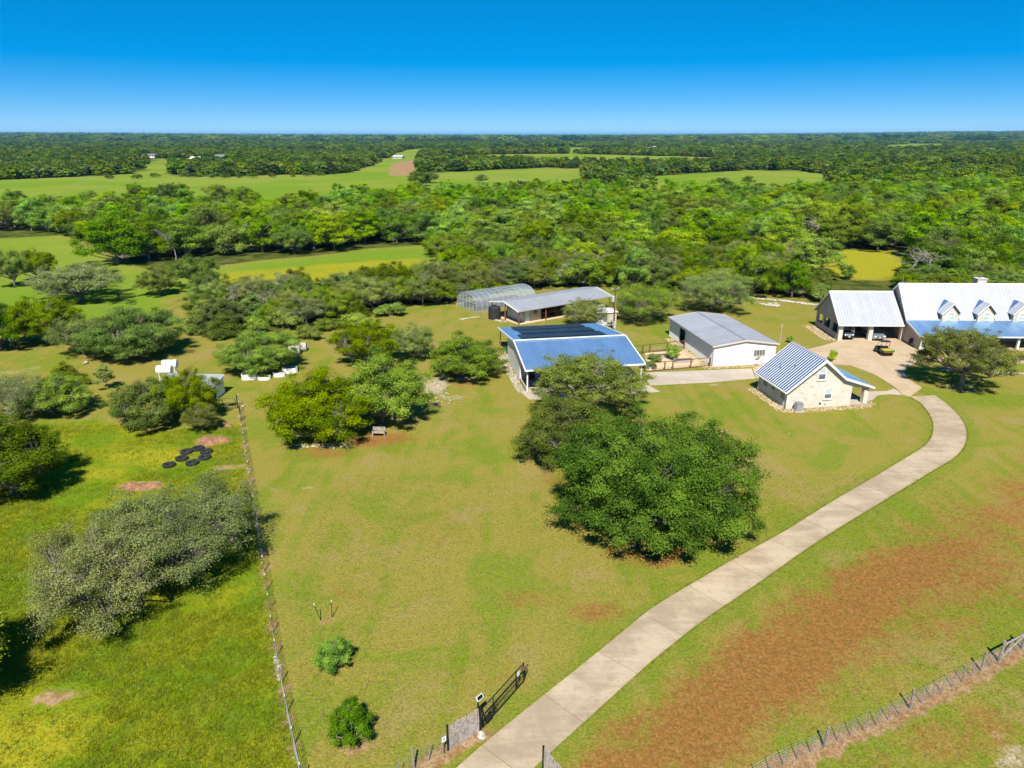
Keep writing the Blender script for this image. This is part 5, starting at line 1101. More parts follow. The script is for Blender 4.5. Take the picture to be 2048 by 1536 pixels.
gn_scatter('lawn_grass', np.c_[Pl, np.zeros(len(Pl))], np.stack([s, s, s], 1), rng.uniform(0, 6.28, len(Pl)), (lambda me: (me.materials.clear(), me.materials.append(M['lawn_blade']), me)[2])(tuft(2, 9, 0.07, 0.13, 0.03)), 'short mown grass of the lawn', 'grass')

ep = []
for E_ in (DL, DR):
    q = resample([tuple(p) for p in E_], 2600); ep.append(q + rng.normal(0, 0.07, q.shape))
ep = np.concatenate(ep); s = rng.uniform(0.5, 1.15, len(ep))
ge = tuft(3, 8, 0.09, 0.10, 0.03); gn_scatter('edge_grass', np.c_[ep, np.zeros(len(ep))], np.stack([s, s, s], 1), rng.uniform(0, 6.28, len(ep)), ge, 'grass creeping over the driveway edges', 'grass')

# ------------------------------------------------------------------ haze
hz = MB().box(-34000, 34000, -3000, 36000, -30, 95).build('haze', None); tag(hz, 'thin blue air over the far country', 'haze', None, 'stuff')
hm = bpy.data.materials.new('haze'); hm.use_nodes = True; t = hm.node_tree; t.nodes.clear(); out = t.nodes.new('ShaderNodeOutputMaterial'); pv = t.nodes.new('ShaderNodeVolumePrincipled')
pv.inputs['Color'].default_value = (0.13, 0.52, 1.0, 1); pv.inputs['Density'].default_value = 4.6e-5; pv.inputs['Anisotropy'].default_value = 0.0
t.links.new(pv.outputs[0], out.inputs['Volume']); hz.data.materials.append(hm)
# ------------------------------------------------------------------ fences and gate
def along(P, st, off=0.0):
    P = np.array(P); d = np.r_[0, np.cumsum(np.hypot(*np.diff(P, axis=0).T))]; s = np.arange(off, d[-1], st)
    return [(float(np.interp(t, d, P[:, 0])), float(np.interp(t, d, P[:, 1]))) for t in s]
def wires(root, P, zs, rad=0.006, verts=None, h=1.15):
    b0 = root.location
    for z in zs: MB().tube([(x - b0.x, y - b0.y, z) for x, y in P], rad, 3, False).build('wire', M['wire'], root)
    if verts:
        b = MB()
        for x, y in along(P, verts): b.tube([(x - b0.x, y - b0.y, 0.06), (x - b0.x, y - b0.y, h)], rad * 0.7, 3, False)
        o = b.build('mesh_wire', M['wire'], root); o['kind'] = 'stuff'
def left_fence():
    x0, y0 = LFENCE[0]; r = empty('wire_fence', (x0, y0, 0), 0, 'long straight wire fence with white tipped steel posts by the grass field', 'fence')
    for i, (x, y) in enumerate(along(LFENCE, 2.45, 0.3)):
        p = MB().tube([(x - x0, y - y0, -0.1), (x - x0, y - y0, 1.22)], 0.028, 4).build('post', M['green_steel'], r)
        MB().tube([(x - x0, y - y0, 1.221), (x - x0, y - y0, 1.36)], 0.030, 4).build('post_tip', M['white_paint'], p)
    wires(r, resample(LFENCE, 30), (0.08, 0.3, 0.55, 0.8, 1.02, 1.2), 0.009, 0.4, 1.05)
left_fence()
def stay_fence(P, thick_every, label, n_st, sign=False):
    x0, y0 = P[0]; r = empty('stay_fence', (x0, y0, 0), 0, label, 'fence'); rr = random.Random(5)
    for i, (x, y) in enumerate(along(P, n_st, 0.2)):
        big = i % thick_every == 2; lean = rr.uniform(-0.06, 0.06); h = (1.42 if big else 1.22) + rr.uniform(-0.05, 0.05)
        MB().tube([(x - x0, y - y0, -0.1), (x - x0 + lean * 0.5, y - y0 + lean * 0.3, h * 0.5), (x - x0 + lean, y - y0 + rr.uniform(-0.04, 0.04), h)], [0.075, 0.07, 0.062] if big else [0.03, 0.028, 0.022], 6).build('post', M['post_wood'], r)
    wires(r, resample(P, 30), (0.1, 0.25, 0.42, 0.6, 0.78, 0.96, 1.15), 0.0045, 0.32, 1.12)
    return r
rfn = stay_fence(RFENCE, 7, 'wire fence with grey wooden posts at the lower right of the lawn', 0.92)
b0 = rfn.location; A = G(1998, 1323); B = G(2044, 1298)
for q in (A, B): MB().tube([(q.x - b0.x, q.y - b0.y, -0.1), (q.x - b0.x + 0.03, q.y - b0.y, 1.5)], [0.10, 0.085], 8).build('brace_post', M['post_wood'], rfn)
MB().tube([(A.x - b0.x, A.y - b0.y, 1.2), (B.x - b0.x, B.y - b0.y, 1.2)], 0.06, 7).build('brace_rail', M['post_wood'], rfn)
MB().tube([(A.x - b0.x, A.y - b0.y, 0.2), (B.x - b0.x, B.y - b0.y, 1.15)], 0.045, 6).build('brace_rail', M['post_wood'], rfn)
ffn = stay_fence(GP((893,1502),(852.4,1525),(827,1540),(800,1557),(770,1578),(690,1632)), 5, 'short wire fence running from the cedar stakes toward the frame bottom', 0.85)
def warn_sign():
    g = G(888, 1506); r = empty('fence_sign', (g.x, g.y, 0), R_(38), 'small white sign with a dark mark on the wire fence', 'sign')
    box('plate', M['white_paint'], r, -0.13, 0.13, -0.055, -0.04, 0.78, 1.1); b = MB(); b.box(-0.03, 0.05, -0.062, -0.057, 0.98, 1.02); b.box(-0.05, -0.02, -0.062, -0.057, 0.9, 0.98); b.box(0.01, 0.04, -0.0622, -0.0572, 0.88, 0.95)
    b.build('mark', M['black'], r); MB().tube([(0, -0.02, -0.1), (0, -0.02, 1.15)], 0.018, 5).build('stake', M['green_steel'], r)
warn_sign()
def cedar_stakes(a, b, n, label, h0):
    a, b = G(*a), G(*b); d = b - a; r = empty('cedar_stake_fence', (a.x, a.y, 0), 0, label, 'fence'); rr = random.Random(int(n))
    for i in range(n):
        t = (i + 0.5) / n; p = d * t; h = h0 + 0.05 * math.sin(t * 7) + rr.uniform(-0.07, 0.07); q = rr.uniform(0.032, 0.045)
        MB().tube([(p.x, p.y, -0.08), (p.x + rr.uniform(-.02, .02), p.y + rr.uniform(-.02, .02), h * 0.5), (p.x + rr.uniform(-.025, .025), p.y + rr.uniform(-.025, .025), h)], [q, q * 0.95, q * 0.8], 6).build('stake', M['cedar'], r)
    nrm = Vector((-d.y, d.x, 0)).normalized() * 0.08
    for z in (0.5, 1.3): MB().tube([nrm + Vector((0, 0, z)), d + nrm + Vector((0, 0, z))], 0.03, 5).build('rail', M['black'], r)
    for p in (Vector((0, 0, 0)) - d.normalized() * 0.08, d + d.normalized() * 0.1): MB().tube([p + Vector((0, 0, -0.1)), p + Vector((0, 0, h0 + 0.12))], 0.055, 8).build('end_post', M['black'], r)
    return r
cedar_stakes((899, 1499), (958, 1464), 27, 'weathered cedar stake fence left of the open gate', 1.55)
cedar_stakes((1088, 1546), (1128, 1592), 22, 'weathered cedar stake fence at the frame bottom right of the driveway', 1.55)
def gate():
    a, b = G(966, 1458), G(1047, 1366); d = b - a; L = d.length; r = empty('driveway_gate', (a.x, a.y, 0), math.atan2(d.y, d.x), 'black steel driveway gate swung open beside the cedar stakes', 'gate')
    for nm, p, q, rad in (('top_rail', (0, 1.42), (L, 1.42), .035), ('bottom_rail', (0, .14), (L, .14), .035), ('middle_rail', (0, .85), (L, .85), .025), ('end_bar', (0, .1), (0, 1.45), .04), ('end_bar', (L, .1), (L, 1.45), .04), ('upright', (L * .24, .15), (L * .24, 1.42), .03), ('upright', (L * .8, .15), (L * .8, 1.42), .03), ('brace', (L * .26, .2), (L * .34, .82), .02), ('brace', (L * .82, .2), (L * .9, .82), .02)):
        MB().tube([(p[0], 0, p[1]), (q[0], 0, q[1])], rad, 6).build(nm, M['black'], r)
    for z in [0.22 + 0.15 * i for i in range(8)]: MB().tube([(0.03, 0.0, z), (L - 0.03, 0.0, z)], 0.005, 3, False).build('wire', M['black'], r)
    m = MB()
    for i in range(int(L / 0.15)): m.tube([(0.1 + i * 0.15, 0, .15), (0.1 + i * 0.15, 0, 1.41)], 0.004, 3, False)
    o = m.build('mesh_wire', M['black'], r); o['kind'] = 'stuff'
    box('latch', M['rust_brown'], r, L - 0.12, L + 0.1, -0.08, 0.08, 0.95, 1.15); MB().tube([(L + 0.02, 0.0, .12), (L + 0.25, -0.1, 1.2)], 0.03, 5).build('drop_bar', M['black'], r)
    box('notice_plate', M['white_paint'], r, L * .82, L * .87, -0.06, -0.045, 1.0, 1.3); box('motor_box', M['black'], r, 0.1, 0.6, -0.2, -0.06, 0.45, 0.75); MB().tube([(0.3, -0.14, 0.9), (0.95, -0.1, 0.95)], 0.035, 6).build('opener_arm', M['black'], r)
gate()
def gate_solar():
    g = G(957, 1462); r = empty('solar_charger', (g.x, g.y + 0.12, 0), R_(25), 'small solar charger panel on a black post at the gate', 'solar panel')
    MB().tube([(0, 0, -0.1), (0, 0, 1.95)], 0.05, 7).build('post', M['black'], r)
    Mx = Matrix.Translation((0.1, 0, 2.1)) @ Matrix.Rotation(R_(25), 4, 'Z') @ Matrix.Rotation(R_(62), 4, 'X')
    MB().box(-0.22, 0.22, -0.13, 0.13, -0.02, 0.02).xf(Mx).build('panel_frame', M['white_paint'], r); MB().box(-0.19, 0.19, -0.10, 0.10, 0.0, 0.026).xf(Mx).build('solar_cell', M['solar'], r)
gate_solar()
# ------------------------------------------------------------------ stones
def rock_mesh(name, seed, mat, n=2):
    bm = bmesh.new(); bmesh.ops.create_icosphere(bm, subdivisions=n, radius=0.5); rr = random.Random(seed)
    ph = [(Vector((rr.uniform(-1, 1), rr.uniform(-1, 1), rr.uniform(-1, 1))).normalized(), rr.uniform(0.2, 0.42)) for _ in range(9)]
    for v in bm.verts:
        for d, k in ph:
            e = v.co.dot(d)
            if e > k: v.co -= d * (e - k) * 0.85
    me = bpy.data.meshes.new(name); bm.to_mesh(me); bm.free(); me.materials.append(mat); return me
RK = [rock_mesh('rock', i, M['rock'], 1) for i in range(4)]; RW = [rock_mesh('white_rock', 20 + i, M['rock_white'], 2) for i in range(3)]
def rock_bed(name, label, pts, size, src, seed, flat=0.45, z=0.0):
    """many small stones as one bed"""
    r2 = np.random.default_rng(seed); V = []; F = []; n0 = 0
    cs = [(np.array([v.co[:] for v in me.vertices]), np.array([p.vertices[:] for p in me.polygons])) for me in src]
    for x, y in pts:
        v, f = cs[int(r2.integers(len(cs)))]; s = size * r2.uniform(0.5, 1.3); a = r2.uniform(0, 6.28); c, si = np.cos(a), np.sin(a)
        w_ = v * np.array([s, s * r2.uniform(0.6, 1), s * flat]); w_ = np.stack([w_[:, 0] * c - w_[:, 1] * si + x, w_[:, 0] * si + w_[:, 1] * c + y, w_[:, 2] + s * flat * 0.25 + z], 1)
        V.append(w_); F.append(f + n0); n0 += len(v)
    me = np_mesh(name, np.concatenate(V), np.concatenate(F), 3, src[0].materials[0]); o = link(name, me); tag(o, label, 'rocks', None, 'stuff'); return o
def band_pts(f, P, width, n, seed):
    r2 = random.Random(seed); P = [tuple(loc2w(f, p)) if f else p for p in P]; q = along(P, 0.05); out = []
    for _ in range(n):
        x, y = r2.choice(q); out.append((x + r2.uniform(-width, width), y + r2.uniform(-width, width)))
    return out
fe = frame_at(31.82, 76.93, R_(8.7)); fd = frame_at(27.52, 92.98, R_(8.9)); fh = frame_at(60.28, 101.03, R_(-1.5)); fs = frame_at(1.11, 115.41, R_(35))
rock_bed('stone_border', 'tan stone border round the cottage', band_pts(fe, [(-0.75, 7.2), (-0.75, -0.4), (0.4, -0.75), (9.2, -0.75), (10.9, 0.2)], 0.55, 900, 1), 0.30, RK, 1)
rock_bed('stone_border', 'tan stone border along the white steel building', band_pts(fd, [(-0.85, 14.5), (-0.85, -0.4), (1, -0.5), (8.8, -0.5)], 0.6, 900, 2), 0.28, RK + RW, 2)
rock_bed('stone_border', 'pale stone border along the barn side wall', band_pts(fa, [(-0.6, 16), (-0.6, 0.3)], 0.5, 520, 3), 0.26, RW + RK[:1], 3)
rock_bed('stone_border', 'yellow stone bed beside the carport', band_pts(fh, [(-11.0, 13.5), (-11.2, 10), (-11.0, 5.2)], 0.9, 700, 4), 0.30, RK, 4)
rock_bed('stone_edging', 'stone edging under the black water tank', band_pts(fs, [(-0.6, 7.0), (-1.1, 4.6), (-0.2, 3.4)], 0.2, 60, 5), 0.42, RW, 5)
rock_bed('stone_edging', 'white stone edging along the ranch house lawn', band_pts(None, GP((1880, 741), (1946, 743), (2060, 748)), 0.16, 150, 6), 0.40, RW, 6)
rock_bed('stone_ring', 'ring of stones round the oak before the ranch house', [(G(1922, 776).x + 1.6 * math.cos(a), G(1922, 776).y + 1.4 * math.sin(a)) for a in np.linspace(0, 6.1, 30)], 0.36, RW, 7)
rock_bed('stone_ledge', 'low limestone ledge along the back lawn', band_pts(None, GP((1505, 597), (1560, 601), (1600, 606), (1640, 611)), 0.5, 170, 8), 0.7, RW, 8)
rock_bed('stone_heap', 'flat heap of pale stones on the back lawn', band_pts(None, GP((1530, 609), (1550, 611)), 0.9, 60, 9), 0.7, RW, 9)
rock_bed('bare_stones', 'flat limestone pieces showing through the lawn by the oaks', band_pts(None, GP((862, 750), (868, 775), (885, 800), (905, 798)), 1.5, 150, 10), 0.30, RW, 10, 0.14)
rock_bed('fence_stones', 'white stones along the foot of the long wire fence', band_pts(None, GP((512, 1030), (517, 1065), (523, 1110)), 0.12, 60, 11) + band_pts(None, GP((551, 1310), (556, 1335), (562, 1370)), 0.14, 70, 12) + band_pts(None, LFENCE, 0.1, 50, 13), 0.16, RW, 11)
rock_bed('tree_stones', 'stones ringing the foot of the hanging chair tree', [(G(932, 758).x + random.uniform(-1.2, 1.2), G(932, 758).y + random.uniform(-0.7, 0.5)) for _ in range(50)], 0.3, RW, 14)
rock_bed('tree_stones', 'stones under the wide oak by the bench', [(G(650, 893).x + random.uniform(-3.2, 2.6), G(650, 893).y + random.uniform(-0.5, 0.5)) for _ in range(70)], 0.26, RW, 15)
rock_bed('greenhouse_stones', 'stones along the greenhouse base', band_pts(fs, [(-6, 9.2), (-2.0, 8.9)], 0.3, 40, 16), 0.4, RW, 16)
for px, py, s, lab in ((963, 1474, 0.72, 'large white boulder at the foot of the gate fence'), (1442, 864, 0.55, 'white stone alone on the lawn beyond the huge oak'), (486, 813, 0.7, 'pale boulder at the head of the long wire fence'), (1268, 1093, 0.5, 'pale stone at the foot of the huge oak'), (172, 727, 1.2, 'grey boulder on the slope left of the tanks'), (1578, 868, 0.3, 'small pale stone on the lawn before the cottage')):
    g = G(px, py); o = link('boulder', RW[hash(px) % 3], None, (g.x, g.y, s * 0.14)); o.scale = (s, s * 0.62, s * 0.42); o.rotation_euler = (0, 0, px * 0.1); tag(o, lab, 'boulder')
# dirt heaps
def heap(px, py, rx, ry, h, label, mat):
    g = G(px, py); r2 = np.random.default_rng(int(px)); n = 26; u = np.linspace(-1, 1, n); X, Y = np.meshgrid(u, u); d = np.hypot(X, Y)
    Z = h * smooth(1.05, 0.25, d + 0.22 * np.sin(np.arctan2(Y, X) * 3 + px)) * (0.75 + 0.45 * np.sin(X * 6 + 1) * np.sin(Y * 5 + px) + 0.25 * np.sin(X * 13) * np.sin(Y * 11 + 2)) + r2.normal(0, 0.05, X.shape) * (d < 0.85) * h * 2 - 0.05
    i = np.arange((n - 1) ** 2); b = (i // (n - 1)) * n + i % (n - 1)
    me = np_mesh('dirt_heap', np.stack([X.ravel() * rx, Y.ravel() * ry, Z.ravel()], 1), np.stack([b, b + 1, b + n + 1, b + n], 1), 4, mat, None, True)
    o = link('dirt_heap', me, None, (g.x, g.y, 0.0)); tag(o, label, 'dirt heap', 'dirt heaps in the field')
M['dirt'] = plain('red_dirt', (0.25, 0.125, 0.065), 0.95, var=0.3, scale=2.5, bump=0.8)
heap(425, 882, 1.9, 1.5, 0.5, 'red dirt heap just behind the ring of tyres', M['dirt']); heap(280, 974, 2.0, 1.0, 0.35, 'low reddish dirt heap above the grey mesquite', M['dirt']); heap(445, 852, 1.2, 0.8, 0.3, 'small dirt heap by the little olive tree', M['dirt'])
# tyres
def tyre():
    b = MB(); prof = []
    for k in range(12):
        a = 2 * math.pi * k / 12; prof.append((0.50 + 0.175 * math.copysign(abs(math.cos(a)) ** 0.6, math.cos(a)), 0.19 + 0.19 * math.copysign(abs(math.sin(a)) ** 0.6, math.sin(a))))
    n = 28
    for r_, z in prof:
        for k in range(n): b.v.append((r_ * math.cos(2*math.pi*k/n), r_ * math.sin(2*math.pi*k/n), z))
    for i in range(12):
        for k in range(n): b.f.append((i*n+k, i*n+(k+1) % n, ((i+1) % 12)*n+(k+1) % n, ((i+1) % 12)*n+k))
    for k in range(28):
        a = 2 * math.pi * (k + 0.5) / 28; b.frame((0.66 * math.cos(a), 0.66 * math.sin(a), 0.19), (math.cos(a), math.sin(a), 0), (-math.sin(a), math.cos(a), 0), (0, 0, 1), (-0.02, 0.035), (-0.04, 0.04), (-0.17, 0.17))
    return b.mesh('tyre', M['rubber'])
tme = tyre()
for px, py, lab in ((373.5, 905.5, 'rear left tyre of the tyre ring'), (364, 919, 'leftmost tyre of the tyre ring'), (385, 928, 'front tyre of the tyre ring nearest the field'), (410, 917, 'right front tyre of the tyre ring'), (413, 905, 'right rear tyre of the tyre ring'), (396, 899, 'rearmost tyre of the tyre ring by the dirt heap'), (338.5, 932, 'single black tyre lying apart from the tyre ring')):
    g = G(px, py); o = link('tyre', tme, None, (g.x, g.y, 0.0)); o.scale = (0.86, 0.86, 0.7); o.rotation_euler = (random.uniform(-.04, .04), random.uniform(-.04, .04), random.uniform(0, 6)); tag(o, lab, 'tyre', 'old tractor tyres in the field')
for px, py, lab in ((642, 1241, 'left steel post at the bare planting spot'), (664, 1234.6, 'right steel post at the bare planting spot')):
    g = G(px, py); r = empty('steel_post', (g.x, g.y, 0), 0, lab, 'post', 'steel posts on the lawn'); ln = -0.33 if px < 650 else 0.06
    MB().tube([(0, 0, -0.05), (ln, 0, 1.18)], 0.026, 4).build('shaft', M['green_steel'], r); MB().tube([(ln, 0, 1.181), (ln * 1.12, 0, 1.34)], 0.03, 4).build('white_tip', M['white_paint'], r)
for px, py, lab in ((666, 1342, 'steel post leaning by the farther peach tree'), (701, 1489, 'steel post leaning by the nearer peach tree')):
    g = G(px, py); r = empty('steel_post', (g.x, g.y, 0), 0, lab, 'post', 'steel posts on the lawn'); MB().tube([(0, 0, -0.05), (-0.3, 0.1, 1.25)], 0.026, 4).build('shaft', M['green_steel'], r); MB().tube([(-0.3, 0.1, 1.251), (-0.34, 0.11, 1.4)], 0.03, 4).build('white_tip', M['white_paint'], r)
# ------------------------------------------------------------------ shed, tanks, planters, bales
def tin_shed():
    g = G(318, 801); f = G(428, 803); d = f - g; a = math.atan2(d.y, d.x); L = d.length
    r = empty('tin_shed', (g.x, g.y, 0), a, 'low tin roofed lean-to shed below the two white tanks', 'shed'); D = 3.2
    box('back_wall', M['white_metal'], r, 0.05, L - 0.05, D - 0.1, D, 0, 2.2)
    for x in (0.0, L - 0.1): MB().prism([(0.9, 0), (D - 0.103, 0), (D - 0.103, 2.2), (0.9, 1.85)], 'x', x, x + 0.1).build('end_wall', M['white_metal'], r)
    for x in (0.05, L / 3, L * 2 / 3, L - 0.13): box('post', M['post_wood'], r, x, x + 0.1, 0.1, 0.2, 0, 1.66)
    box('partition', M['dark'], r, L / 2, L / 2 + 0.06, 0.4, D - 0.12, 0, 1.7)
    rf = MB().prism([(-0.25, 1.66), (D + 0.2, 2.26), (D + 0.2, 2.31), (-0.25, 1.71)], 'x', -0.15, L + 0.15).build('roof', M['galv'], r)
    clad(rf, 'roof_panel', (-0.15, -0.25, 1.714), (1, 0, 0), L + 0.3, (0, D + 0.43, 0.57), M['galv_old'], 0.85, (0.0, 0.5), 0.025, 0.04)
tin_shed()
def tank(px, py, label, z0):
    g = G(px, py); r = empty('white_tank', (g.x, g.y, 0), R_(6), label, 'tank', 'white tanks on legs'); L, rad = 1.75, 0.56
    prof = [(0.0, -0.06), (rad * 0.7, -0.05), (rad, 0), (rad, L), (rad * 0.7, L + 0.05), (0.0, L + 0.06)]
    MB().lathe([(max(p[0], 0.01), p[1]) for p in prof], 22).xf(Matrix.Translation((-L / 2, 0, z0 + rad)) @ Matrix.Rotation(math.pi / 2, 4, 'Y')).build('cylinder', M['tank_white'], r, smooth=False)
    for x in (-0.6, 0.6):
        for y in (-0.45, 0.45): MB().tube([(x, y, -0.05), (x, y * 0.9, z0 + 0.25)], 0.045, 6).build('leg', M['white_paint'], r)
        MB().tube([(x, -0.45, z0 * 0.35), (x, 0.45, z0 * 0.8)], 0.03, 5).build('brace', M['white_paint'], r); MB().tube([(x, -0.5, z0 + 0.12), (x, 0.5, z0 + 0.12)], 0.05, 5).build('saddle', M['white_paint'], r)
    MB().tube([(-0.6, -0.45, z0 * 0.3), (0.6, -0.45, z0 * 0.85)], 0.03, 5).build('brace', M['white_paint'], r)
    MB().lathe([(0.12, 0), (0.12, 0.12), (0.03, 0.16)], 10, (0.2, 0, z0 + 2 * rad - 0.02)).build('filler_cap', M['grey_metal'], r)
tank(334, 770, 'nearer white fuel tank on white legs behind the shed', 1.5); tank(345, 758, 'farther white fuel tank on white legs behind the shed', 1.5)
def planter(px, py, L, W, h, rz, label, green=True):
    g = G(px, py); r = empty('planter', (g.x, g.y, 0), rz, label, 'planter', 'white planters round the oak'); c = 0.28
    oc = [(-L/2 + c, -W/2), (L/2 - c, -W/2), (L/2, -W/2 + c), (L/2, W/2 - c), (L/2 - c, W/2), (-L/2 + c, W/2), (-L/2, W/2 - c), (-L/2, -W/2 + c)]
    for i in range(8):
        a, b_ = Vector(oc[i] + (0,)), Vector(oc[(i + 1) % 8] + (0,)); u = (b_ - a).normalized(); n = Vector((u.y, -u.x, 0)); MB().frame(a, u, (0, 0, 1), n, (0, (b_ - a).length), (0, h), (-0.06, 0.0)).build('side_board', M['white_paint'], r)
    MB().prism([(x * 0.9, y * 0.9) for x, y in oc], 'z', 0.02, h - 0.1).build('soil', M['soil_dark'], r)
    if green:
        o = link('plants', PT['bush']['crown'], r, (0, 0, h - 0.35)); o.scale = (L * 0.17, W * 0.17, 0.25)
planter(500, 757, 1.9, 1.4, 0.75, 0.1, 'white planter farthest left under the oak', False); planter(529, 758, 1.6, 1.1, 0.4, 0.05, 'low white planter with green herbs'); planter(559, 752, 1.5, 1.0, 0.6, 0.15, 'white planter with a leafy plant, second from the right'); planter(580, 745, 2.0, 1.0, 0.7, 0.3, 'white planter at the right end under the oak', False)
for px, py, lab in ((590, 709, 'nearer grey weathered hay bale beside the dark shrub'), (603, 702, 'farther grey weathered hay bale beside the dark shrub')):
    g = G(px, py); o = MB().lathe([(0.45, 0), (0.66, 0.03), (0.68, 0.8), (0.66, 1.57), (0.45, 1.6)], 20).xf(Matrix.Translation((-0.8, 0, 0.62)) @ Matrix.Rotation(math.pi / 2, 4, 'Y')).build('hay_bale', M['hay'], None, (g.x, g.y, 0)); o.rotation_euler = (0, 0, 0.15); tag(o, lab, 'hay bale', 'old hay bales')
def bench():
    g = G(758, 872); r = empty('garden_bench', (g.x, g.y, 0), R_(-4), 'pale slatted garden bench under the fresh green oak', 'bench')
    for i in range(5): box('seat_slat', M['cedar'], r, -0.65, 0.65, -0.24 + i * 0.1, -0.16 + i * 0.1, 0.42, 0.45)
    for i in range(4): box('back_slat', M['cedar'], r, -0.65, 0.65, 0.28, 0.31, 0.52 + i * 0.11, 0.60 + i * 0.11)
    for x in (-0.66, 0.60):
        for y, h in ((-0.24, 0.62), (0.25, 0.95)): box('leg', M['grey_panel'], r, x, x + 0.06, y, y + 0.06, 0, h)
        box('armrest', M['cedar'], r, x, x + 0.06, -0.28, 0.245, 0.622, 0.66)
bench()
def egg_chair():
    g = G(958, 752); r = empty('hanging_chair', (g.x, g.y, 0), 0.3, 'white wicker egg chair hanging under the rounded tree', 'chair')
    for k in range(12):
        a = 2 * math.pi * k / 12
        if 1.25 * math.pi < a < 1.75 * math.pi: continue
        MB().tube([(0.55 * math.sin(t) ** 0.8 * math.cos(a), 0.5 * math.sin(t) ** 0.8 * math.sin(a), 1.15 - 0.72 * math.cos(t)) for t in [math.pi * i / 10 for i in range(11)]], 0.022, 4).build('rib', M['white_paint'], r)
    for z in (0.6, 0.85, 1.1, 1.35, 1.6): MB().tube([(0.55 * math.sqrt(max(0, 1 - ((1.15 - z) / 0.72) ** 2)) ** 0.8 * math.cos(a), 0.5 * math.sqrt(max(0, 1 - ((1.15 - z) / 0.72) ** 2)) ** 0.8 * math.sin(a), z) for a in [-0.25 * math.pi + 1.5 * math.pi * i / 14 for i in range(15)]], 0.018, 4).build('hoop', M['white_paint'], r)
    MB().lathe([(0.05, 0), (0.38, 0.05), (0.42, 0.14), (0.05, 0.16)], 14, (0, 0, 0.55)).build('cushion', M['grey_panel'], r); MB().tube([(0, 0, 1.86), (0, 0, 3.2)], 0.015, 5).build('rope', M['white_paint'], r)
egg_chair()
# ------------------------------------------------------------------ stable yard
def black_tank():
    g = G(989, 637); r = empty('water_tank', (g.x, g.y, 0), 0, 'round black water tank under the stable roof end', 'tank')
    b = [(1.05, 0.02)]
    for i in range(8): b += [(1.05, 0.1 + i * 0.24), (1.09, 0.16 + i * 0.24), (1.05, 0.22 + i * 0.24)]
    MB().lathe(b + [(0.95, 2.1), (0.4, 2.28)], 28).build('barrel', M['rubber'], r); MB().lathe([(0.26, 0), (0.26, 0.1), (0.2, 0.12)], 14, (0, 0, 2.28)).build('lid', M['black'], r)
black_tank()
def utility_pole():
    g = G(1226.6, 667); r = empty('utility_pole', (g.x, g.y, 0), 0.4, 'brown utility pole with a transformer behind the barn', 'utility pole'); h = 7.6
    MB().tube([(0, 0, -0.2), (0, 0, h)], [0.15, 0.10], 9).build('pole', M['rust_brown'], r); box('crossarm', M['post_wood'], r, -0.7, 0.7, -0.06, 0.06, h - 0.45, h - 0.33)
    for x in (-0.6, 0.0, 0.6): MB().lathe([(0.05, 0), (0.07, 0.06), (0.04, 0.14), (0.06, 0.2)], 8, (x, 0, h - 0.32)).build('insulator', M['tank_white'], r)
    MB().lathe([(0.20, 0), (0.24, 0.05), (0.24, 0.85), (0.18, 0.95)], 14, (-0.34, 0, h - 2.4)).build('transformer', M['grey_panel'], r); box('meter_box', M['grey_panel'], r, -0.2, 0.2, -0.32, -0.15, 0.9, 2.0); MB().tube([(0.12, -0.1, 2.0), (0.12, -0.1, h - 1.4)], 0.03, 5).build('conduit', M['grey_panel'], r)
utility_pole()
def shed_white():
    g = G(1196, 652); r = empty('white_shed', (g.x, g.y, 0), R_(20), 'low white walled shed behind the thin mesquite at the stable end', 'shed')
    box('wall', M['beige'], r, 0, 3.4, 0, 2.2, 0, 2.1); MB().prism([(-0.2, 2.103), (2.4, 2.3), (2.4, 2.38), (-0.2, 2.18)], 'x', -0.2, 3.6).build('roof', M['white_metal'], r); door(r, (0.6, -0.002, 0.02), (1, 0, 0), (0, -1, 0), 0.9, 1.9, 'white_paint')
shed_white()
def pipe_fence(posts, h, label):
    P = [G(*p) for p in posts]; r = empty('pipe_fence', (P[0].x, P[0].y, 0), 0, label, 'fence'); o = P[0]
    for p in P: MB().tube([(p.x - o.x, p.y - o.y, -0.1), (p.x - o.x, p.y - o.y, h)], 0.09, 8).build('post', M['rust_brown'], r)
    for z in (h - 0.02, 0.12): MB().tube([(p.x - o.x, p.y - o.y, z) for p in P], 0.05, 6).build('rail', M['rust_brown'], r)
    m = MB()
    for z in (0.35, 0.6, 0.85, 1.05): m.tube([(p.x - o.x, p.y - o.y, z) for p in P], 0.006, 3, False)
    q = m.build('mesh_wire', M['wire'], r); q['kind'] = 'stuff'
pipe_fence(((1290, 744), (1329, 740.5), (1345, 739), (1381, 736), (1419, 732)), 1.25, 'rusty pipe fence on the near side of the garden'); pipe_fence(((1262, 709), (1285, 707), (1299.4, 705), (1334, 701), (1368, 697.5)), 1.25, 'rusty pipe fence on the far side of the garden')
def garden_bed(px, py, L, W, h, rz, label):
    g = G(px, py); r = empty('garden_bed', (g.x, g.y, 0), rz, label, 'garden bed', 'raised garden beds')
    for x0, x1, y0, y1 in ((0, L, 0, .08), (0, L, W - .08, W), (0, .08, .083, W - .083), (L - .08, L, .083, W - .083)): box('side_board', M['cedar'], r, x0, x1, y0, y1, 0, h)
    box('soil', M['soil_dark'], r, .083, L - .083, .083, W - .083, 0.01, h - .08)
garden_bed(1352, 727, 2.6, 1.1, 0.4, R_(9), 'raised bed of dark soil in front of the feathery bush'); garden_bed(1313, 716, 1.8, 0.9, 0.35, R_(9), 'raised bed of dark soil left of the feathery bush')
paving('garden_mulch', GP((1293, 742), (1412, 733), (1372, 700), (1290, 706)), M['straw'], 40, R_(9), 0.02)
